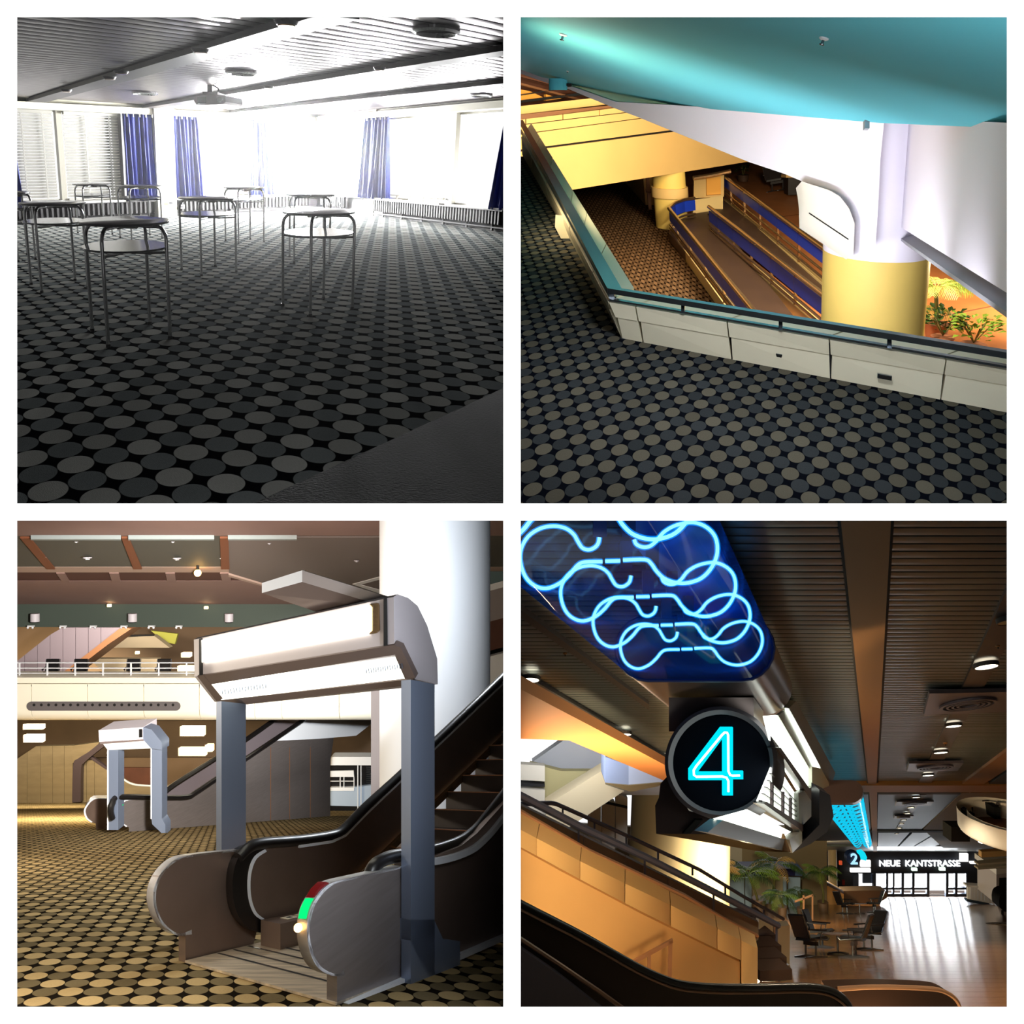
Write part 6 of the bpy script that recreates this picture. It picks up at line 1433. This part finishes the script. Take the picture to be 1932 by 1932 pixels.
# ---- stairs with cream parapet and three handrails
E1 = fl(1429, 1858)
SPn = vplane(E1, P(983, 1600, 10.4), ez)
m_stp = mat('warm_cream_parapet', (222, 176, 112), .55, noise=.04, nscale=1); m_stc = mat('warm_cream_coping', (230, 190, 126), .5)
topl = [(900, 1522), (983, 1566), (1123, 1640), (1276, 1713), (1361, 1756), (1412, 1781), (1429.5, 1789)]
joil = [(900, 1556), (983, 1600), (1055, 1640), (1211.5, 1723), (1396, 1813.6)]
def interp(pts, x):
    for (a, b), (c_, d_) in zip(pts, pts[1:]):
        if a <= x <= c_: return b+(d_-b)*(x-a)/(c_-a)
    return pts[-1][1]
sat2 = lambda px, off=0.0: [SPn.off(off).at(x, y) for x, y in px]
t_ = thing('stair_parapet', E1, 'long cream stair parapet sloping down from the left with coping blocks', 'parapet')
dp = V((.05, .35, .05))
jx = [900, 1012, 1094, 1179, 1265, 1353, 1398]
for a, b in zip(jx, jx[1:]):
    a_, b_ = a+.6, b-.6
    MB(G).prism(sat2([(a_, interp(topl, a_)), (b_, interp(topl, b_)), (b_, interp(joil, b_)-2), (a_, interp(joil, a_)-2)], .03), dp).build('coping', m_stc, t_)
MB(G).prism(sat2([(1398.5, interp(topl, 1398)), (1412, 1781), (1429.5, 1789), (1429.5, 1862), (1399, 1862)], .03), dp).build('end_block', m_stc, t_)
MB(G).prism(sat2([(900, 1558)]+[(x, y+2) for x, y in joil[1:]]+[(1396, 1862), (900, 1862)]), dp).build('lower_face', m_stp, t_)
MB(G).prism(sat2([(900, 1553)]+[(x, y-3) for x, y in joil[1:]]+[(1400, 1815), (1400, 1862), (1394, 1862), (1394, 1816)]+[(x, y+4) for x, y in joil[-2:0:-1]]+[(900, 1562)], -.04), dp*.5).build('black_joint', m_dark, t_)
m_brz = mat('bronze_handrail', (176, 132, 98), .35, .35); m_bls = mat('blue_black_steel', (92, 98, 122), .4, .3)
def rail_on(off, px, r, m, lab, posts, plen, sub=None):
    pl = SPn.off(-off); t = sub or thing('stair_handrail', pl.at(*px[-1]), lab, 'handrail', 'handrails of the concourse stairs')
    MB(G).tube([pl.at(x, y) for x, y in px], r, 8).build('handrail' if sub else 'rail', m, t)
    for (x, l) in posts:
        y = interp(px, x); MB(G).prism([pl.at(x, y), pl.at(x+3.5, y+2), pl.at(x+3.5, y+l), pl.at(x, y+l)], V((0, .03, 0))).build('handrail_post' if sub else 'post', m, t)
    return t
rail_on(.2, [(900, 1492), (983, 1533), (1040, 1566), (1110, 1606), (1190, 1643), (1290, 1690), (1365, 1734), (1428, 1766)], .04, m_brz, 'bronze handrail directly above the cream parapet', [(1036, 24), (1115, 24), (1196, 26), (1280, 24), (1365, 22)], 0, t_)
rail_on(.8, [(900, 1462), (983, 1502), (1095, 1560), (1222, 1619), (1350, 1684), (1468, 1746)], .06, m_bls, 'thick dark middle handrail of the stairs', [(1090, 50), (1215, 52), (1345, 54), (1464, 110)], 0)
rail_on(1.6, [(900, 1520), (983, 1517), (1040, 1515), (1050, 1517), (1120, 1548), (1190, 1580), (1320, 1641), (1400, 1690), (1478, 1734)], .035, m_bls, 'thin farthest handrail of the stairs', [(1060, 16), (1120, 16), (1180, 18), (1240, 18), (1305, 18), (1367, 18), (1440, 12)], 0)
t_ = thing('stair_flight', fl(1460, 1850), 'grey brown inner stair wall and dark steps between the handrails', 'stairs')
m_in = mat('grey_brown_stair_wall', (132, 112, 92), .6)
pl = SPn.off(-.9)
for a, b in ((900, 1100), (1101, 1180), (1181, 1260), (1261, 1345), (1346, 1431)):
    f = lambda x: 1514+(x-983)*.492
    MB(G).prism([pl.at(a, f(a)+6), pl.at(b, f(b)+6), pl.at(b, f(b)+62), pl.at(a, f(a)+62)], V((0, .1, 0))).build('wall_panel', m_in, t_)
pl2 = SPn.off(-1.2)
MB(G).prism([pl2.at(x, y) for x, y in [(1432, 1732), (1462, 1748), (1490, 1746), (1490, 1820), (1432, 1790)]], V((0, .2, 0))).build('end_panel', m_crw, t_)
MB(G).prism([SPn.off(-1.0).at(x, y) for x, y in [(1461, 1745), (1467, 1745), (1467, 1850), (1461, 1850)]], V((0, .08, 0))).build('end_post', m_brz, t_)
for k in range(6):
    p = fl(1434-k*8, 1852-k*7); MB(G).box(p+ez*(.14*k), V((.55, .05, 0)), V((-.1, .35, 0)), ez*.16).build('step', mat('dark_brown_step', (60, 40, 28), .6), t_)
# little triangular guard rail in front
SPf = SPn.off(.35)
t_ = thing('guard_rail', SPf.at(1263, 1850), 'small triangular brown guard rail in front of the cream parapet', 'guard rail')
for (px) in [[(1190, 1816), (1269, 1772), (1270, 1779), (1194, 1821)], [(1262, 1777), (1269, 1774), (1267, 1850), (1260, 1850)], [(1222, 1800), (1228, 1797), (1228, 1840), (1222, 1838)]]:
    MB(G).prism([SPf.at(x, y) for x, y in px], V((0, .04, 0))).build('bar', m_brz, t_)
# ---- escalator in the foreground
esf = thing('escalator', P(1300, 1890, 5.6), 'dark escalator balustrade crossing the bottom foreground', 'escalator')
EF = plane3(P(983, 1700, 4.6), P(983, 1890, 4.6), P(1800, 1890, 6.2))
hp_ = spx([(900, 1655), (983, 1702), (1092, 1758), (1196, 1817), (1250, 1842), (1287, 1853), (1340, 1858), (1420, 1859), (1510, 1857), (1550, 1860), (1578, 1870), (1600, 1890), (1612, 1925)], 4)
MB(G).tube([EF.at(x, y+4) for x, y in hp_], .022, 10).build('handrail', m_rub, esf)
MB(G).prism([EF.off(-.02).at(x, y+7) for x, y in hp_]+[EF.off(-.02).at(x, y) for x, y in [(1500, 1940), (900, 1940)]], V((0, .06, 0))).build('balustrade_panel', mat('dark_bronze_panel', (60, 44, 34), .3, .5), esf)
MB(G).tube([EF.off(.01).at(x, y+15) for x, y in hp_], .008, 6).build('rail_guide', m_brz, esf)
MB(G).tube([EF.off(.1).at(x, y) for x, y in [(900, 1730), (983, 1772), (1050, 1816), (1130, 1870), (1200, 1920)]], .012, 6).build('inner_trim', m_brz, esf)
MB(G).prism([EF.off(.12).at(x, y) for x, y in [(900, 1745), (983, 1790), (1050, 1836), (1150, 1915), (900, 1930)]], V((0, .03, 0))).build('inner_panel', m_brnf, esf)
EF2 = EF.off(-.5)
MB(G).prism([EF2.at(x, y) for x, y in spx([(1560, 1866), (1650, 1863), (1750, 1866), (1784, 1874), (1806, 1894), (1815, 1930)], 4)+[(1560, 1930)]], V((0, .12, 0))).build('newel', mat('dark_brown_newel', (70, 50, 40), .3, .5), esf)
MB(G).tube([EF2.at(x, y) for x, y in spx([(1580, 1866), (1650, 1862), (1750, 1865), (1786, 1873), (1808, 1893), (1817, 1930)], 4)], .018, 8).build('newel_trim', m_brz, esf)
# ---- lounge chairs and tables
def px_m(p): return p.y/F
def lchair(x, y, face, lab, s):
    c = fl(x, y); a = math.radians(face)
    v = (G.ex*math.cos(a)+G.ey*math.sin(a)).normalized(); u = v.cross(G.n).normalized()
    swivel_chair(G, c, u, v, ez, lab, 'black lounge chairs of the concourse', s)
lchair(1530, 1806, 20, 'black lounge chair front left of the near round table', .78)
lchair(1549, 1788, -30, 'black lounge chair behind left of the near round table', .78)
lchair(1612, 1806, 150, 'black lounge chair front right of the near round table', .78)
lchair(1638, 1792, 190, 'black lounge chair behind right of the near round table', .78)
lchair(1594, 1724, 10, 'black lounge chair left of the far round table', .86)
lchair(1650, 1722, 170, 'black lounge chair right of the far round table', .86)
m_tt = mat('taupe_tabletop', (150, 128, 118), .25)
for (x, y, s, lab) in [(1581, 1800, 1.0, 'small round taupe table among the near chairs'), (1622, 1724, 1.0, 'small round table between the two far chairs')]:
    c = fl(x, y); t_ = thing('round_table', c, lab, 'table', 'round tables of the concourse')
    MB(G).lathe(c+ez*.40, G.ex*.34, G.ey*.42, ez, [(.97, 0), (1, .012), (.98, .025)], 32).build('tabletop', m_tt, t_); MB(G).tube([c+ez*.02, c+ez*.4], .025, 8).build('pedestal', m_steel, t_)
    for k in range(4):
        a = math.pi*k/2+.4; d = (G.ex*math.cos(a)+G.ey*math.sin(a))*.3; MB(G).tube([c+ez*.04, c+d+ez*.012], .014, 6).build('foot', m_steel, t_)
# ---- palms and planters
m_frl = mat('palm_green', (104, 132, 52), .45, noise=.2, nscale=2); m_frd = mat('palm_dark_green', (50, 76, 36), .45, noise=.2, nscale=2); m_fry = mat('palm_straw', (186, 152, 84), .5)  # last frond colour has the light on the fronds painted in
def gpalm(cx, cy, bx_, by, n, Lp, lab, mats, seed, D=None, potr=10, tilt=.8, drop=.85):
    rnd = random.Random(seed); c = fl(bx_, by); D = c.y; k = D/F; crown = P(cx, cy, D)
    t = thing('potted_palm', c, lab, 'plant', 'palms of the concourse')
    MB(G).ell(c, V((potr*k, 0, 0)), V((0, potr*k, 0)), ez*(potr*2.1*k), 20, top=1.1, bot=.9).build('pot', mat('brown_planter', (110, 84, 62), .5), t)
    MB(G).tube([c+ez*potr*k, lerp(c, crown, .5)+V((.1, 0, 0)), crown], 2.2*k, 7).build('trunk', m_stem, t)
    for i in range(n):
        a = 2*math.pi*(i+rnd.uniform(-.2, .2))/n; d = (V((1, 0, 0))*math.cos(a)+V((0, 1, 0))*math.sin(a)*.7).normalized()
        palm_frond(G, crown, d, ez, Lp*k*rnd.uniform(.8, 1.15), drop*rnd.uniform(.8, 1.2), 15, .02, mats[i % len(mats)], t, rise=tilt*rnd.uniform(.7, 1.3))
gpalm(1412, 1650, 1432, 1722, 12, 58, 'large green palm beside the stair foot', [m_frl, m_frd, m_frl], 3, potr=12)
gpalm(1462, 1632, 1450, 1720, 9, 52, 'tall palm reaching up towards the light box', [m_frl, m_fry, m_frd], 4, potr=8)
gpalm(1546, 1648, 1553, 1722, 11, 38, 'slim palm in a brown planter before the far escalator', [m_frl, m_frd], 5, potr=9)
gpalm(1345, 1648, 1360, 1724, 9, 46, 'straw coloured palm glowing against the round column', [m_fry], 6, potr=7, tilt=1.0)
gpalm(1470, 1690, 1476, 1728, 12, 36, 'low dark palm beside the stair end panel', [m_frd, m_frd, m_frl], 8, potr=8, tilt=.6)
gpalm(1506, 1682, 1510, 1726, 9, 28, 'small dark palm beside the thin bronze barrier', [m_frd], 9, potr=6, tilt=.6)
# barrier and bin
t_ = thing('barrier', fl(1525, 1735), 'thin bronze barrier frame in front of the cream wall', 'barrier')
Dn = fl(1525, 1735).y
for px in [[(1515, 1690), (1518, 1690), (1518, 1735), (1515, 1735)], [(1532, 1688), (1534.5, 1688), (1534.5, 1735), (1532, 1735)], [(1500, 1700), (1534, 1688), (1534, 1691), (1500, 1703)]]: pr(px, Dn, V((0, .05, 0)), 'bar', m_brz, t_)
# ---- far escalator side and stair wall
Df = fl(1620, 1706).y
t_ = thing('escalator', P(1640, 1702, Df), 'far escalator with rounded brown end beyond the chairs', 'escalator')
pr(spx([(1590, 1681), (1662, 1680), (1672, 1684), (1674, 1692), (1668, 1698), (1660, 1701)], 3)+[(1660, 1712), (1596, 1716), (1590, 1700)], Df, V((0, .6, 0)), 'newel', mat('far_brown_steel', (108, 92, 80), .4, .4), t_)
pr([(1538, 1655), (1556, 1664), (1592, 1684), (1592, 1716), (1515, 1718), (1515, 1660)], Df-.4, V((0, .6, 0)), 'side_wall', m_stp, t_)
pr([(1540, 1653), (1556, 1662), (1592, 1683), (1592, 1687), (1540, 1660)], Df-.5, V((0, .3, 0)), 'handrail', m_bls, t_)
pr([(1500, 1717), (1592, 1715), (1592, 1719), (1500, 1721)], Df-.55, V((0, .3, 0)), 'plinth', m_dark, t_)
# ---- right side: ring lamp, hanging boxes, counters, kiosk
Dr = 15.0
c = P(1905, 1562, Dr); rx = 84*Dr/F
t_ = thing('ring_lamp', c, 'big white ring lamp hanging at the right edge', 'lamp')
MB(G).lathe(c, V((rx, 0, 0)), V((0, rx*1.2, .0))+ez*0, ez, [(1, .22), (1, -.08), (.97, -.12), (.8, -.12), (.8, .2)], 48, caps=False).build('ring', mat('ring_lamp_shell', (232, 226, 210), .5), t_)
MB(G).ell(c-ez*.1, V((rx*.8, 0, 0)), V((0, rx*.95, 0)), ez*.03, 40).build('underside', m_beamb, t_)
for a in (200, 235, 270, 160, 130): 
    p = c+V((rx*.9*math.cos(math.radians(a)), rx*1.05*math.sin(math.radians(a)), 0))-ez*.125; MB(G).ell(p, V((.05, 0, 0)), V((0, .06, 0)), -ez*.01, 12).build('spot', m_dl, t_)
for (px, D, lab) in [([(1795, 1560), (1830, 1560), (1830, 1588), (1795, 1588)], 20, 'black loudspeaker box hanging left of the ring lamp'), ([(1828, 1535), (1839, 1535), (1839, 1556), (1828, 1556)], 15.5, 'small black hanger block above the ring lamp'), ([(1876, 1524), (1888, 1524), (1888, 1545), (1876, 1545)], 15.5, 'second black hanger block above the ring lamp')]:
    t_ = thing('hanging_box', P(*px[3], D), lab, 'box'); pr(px, D, V((0, .4, 0)), 'body', m_blkc, t_); x = (px[0][0]+px[1][0])/2; MB(G).tube([P(x, px[0][1], D+.2), P(x, px[0][1]-12, D+.2)], .02, 6).build('rod', m_chan, t_)
t_ = thing('hanging_sign', P(1870, 1618, 30), 'amber hanging sign panel before the right end wall', 'sign'); pr([(1852, 1607), (1900, 1605), (1900, 1615), (1852, 1618)], 30, V((0, .2, 0)), 'panel', mat('amber_sign', (220, 180, 120), .5), t_); pr([(1876, 1600), (1990, 1598), (1990, 1604), (1876, 1606)], 30.2, V((0, .1, 0)), 'frame', m_chan, t_)
for (y0, lab) in ((1626, 'upper pale shelf edge at the far right'), (1634, 'lower pale shelf edge at the far right')): pr([(1846, y0+4), (1990, y0-8), (1990, y0-3), (1846, y0+7)], 32, V((0, .3, 0)), 'shelf_edge', m_pnl, label=lab, cat='shelf')
Dc = fl(1850, 1706).y
t_ = thing('barrier_counter', P(1850, 1706, Dc), 'white slatted barrier counter near the right edge', 'counter')
f_ = lambda x, a, b: a+(b-a)*(x-1825)/(52)
xs = [1825+i*6.5 for i in range(9)]
for a, b in zip(xs, xs[1:]): MB(G).prism([P(a+.4, f_(a, 1673, 1677), Dc), P(b-.4, f_(b, 1673, 1677), Dc-.05), P(b-.4, f_(b, 1696, 1706), Dc-.05), P(a+.4, f_(a, 1696, 1706), Dc)], V((0, .1, 0))).build('slat_panel', m_spr, t_)
MB(G).prism(Q([(1824, 1670), (1880, 1674), (1880, 1677), (1824, 1673)], Dc-.1), V((0, .4, 0))).build('top', m_spr, t_); MB(G).prism(Q([(1824, 1697), (1866, 1705), (1866, 1709), (1824, 1701)], Dc-.05), V((0, .3, 0))).build('plinth', m_pan, t_)
t_ = thing('booth', P(1895, 1712, Dc-2), 'pale grey booth with dark window cut by the right edge', 'booth'); pr([(1880, 1650), (1900, 1640), (1990, 1640), (1990, 1700), (1880, 1706)], Dc-2, V((0, 2, 0)), 'body', m_ptl, t_); pr([(1886, 1657), (1990, 1650), (1990, 1676), (1886, 1678)], Dc-2.05, V((0, .05, 0)), 'window', m_blkc, t_); pr([(1880, 1640), (1990, 1628), (1990, 1634), (1880, 1650)], Dc-2.1, V((0, 2.3, 0)), 'roof', m_spr, t_)
t_ = thing('armchair', fl(1905, 1725), 'black rounded armchair cut by the right edge', 'chair'); Da = fl(1905, 1725).y
pr(spx([(1885, 1700), (1888, 1688), (1900, 1682), (1930, 1680)], 3)+[(1930, 1722), (1895, 1720), (1886, 1712)], Da, V((0, .6, 0)), 'shell', m_blk, t_); pr([(1890, 1718), (1894, 1718), (1894, 1726), (1890, 1726)], Da+.1, V((0, .05, 0)), 'leg', m_steel, t_)
c = fl(1915, 1744); r = 44*c.y/F
t_ = thing('floor_grate', c+G.n*.01, 'round dark floor grate at the right edge', 'grate')
for ra, rb in ((1, .9), (.82, .72), (.64, .54), (.46, .36), (.28, .1)): MB(G).lathe(c+G.n*.004, V((r, 0, 0)), G.ey*r*1.5, G.n, [(ra, 0), (ra, .006), (rb, .006), (rb, 0)], 40, caps=False).build('ring', mat('dark_grate', (84, 66, 48), .5), t_)
# ---- downlight, door and skylight sources, plus added unseen fills
for i, (x, y, r_) in enumerate(dls[:6]):
    p = cl(x, y, HG-.14); lamp('SPOT', 'downlight_beam', p, 300, (1, .84, .6), aim=p-ez, size=.06, spot=1.9)
lamp('AREA', 'door_daylight', EP.at(1740, 1668)+V((0, .8, 0)), 1500, (.92, .96, 1), aim=EP.at(1740, 1668)+V((0, -3, -.9)), size=7, size_y=1.8)
lamp('AREA', 'stair_warm_lamp', (2.2, 6.0, -4.6), 190, (1, .72, .42), aim=SPn.at(1150, 1700), size=1.2)  # added warm fill below the view, for the cream parapet
lamp('AREA', 'stair_wall_lamp', (T+.015, 8.2, -3.6), 380, (1, .74, .44), aim=(4, 8.2, -3.6), size=.5, size_y=1.2)  # added warm fill on the divider side, for stairs and handrails
c = fl(1278, 1735); lamp('POINT', 'column_uplight', P(1405, 1640, c.y-2.0), 700, (1, .82, .5), size=.15)  # added point fill without a fitting, warms the thick column
lamp('POINT', 'column_uplight_mid', P(1535, 1640, fl(1495, 1705).y-1), 1100, (1, .82, .5), size=.15)  # added point fill without a fitting, for the middle column
lamp('AREA', 'skylight_lamp', P(1050, 1405, Dl-1.6), 120, (.85, .9, 1), aim=P(1160, 1480, Dl), size=1.2)
lamp('SPOT', 'palm_downlight', P(1450, 1572, 21), 7000, (1, .88, .62), aim=P(1462, 1668, 33), size=.3, spot=.75, blend=.8)  # added spot hidden behind the light box, brightens the palms
lamp('AREA', 'palm_lamp', P(1375, 1790, 20), 260, (1, .86, .58), aim=fl(1450, 1700), size=1)  # unseen fill added behind the stair parapet for the palms
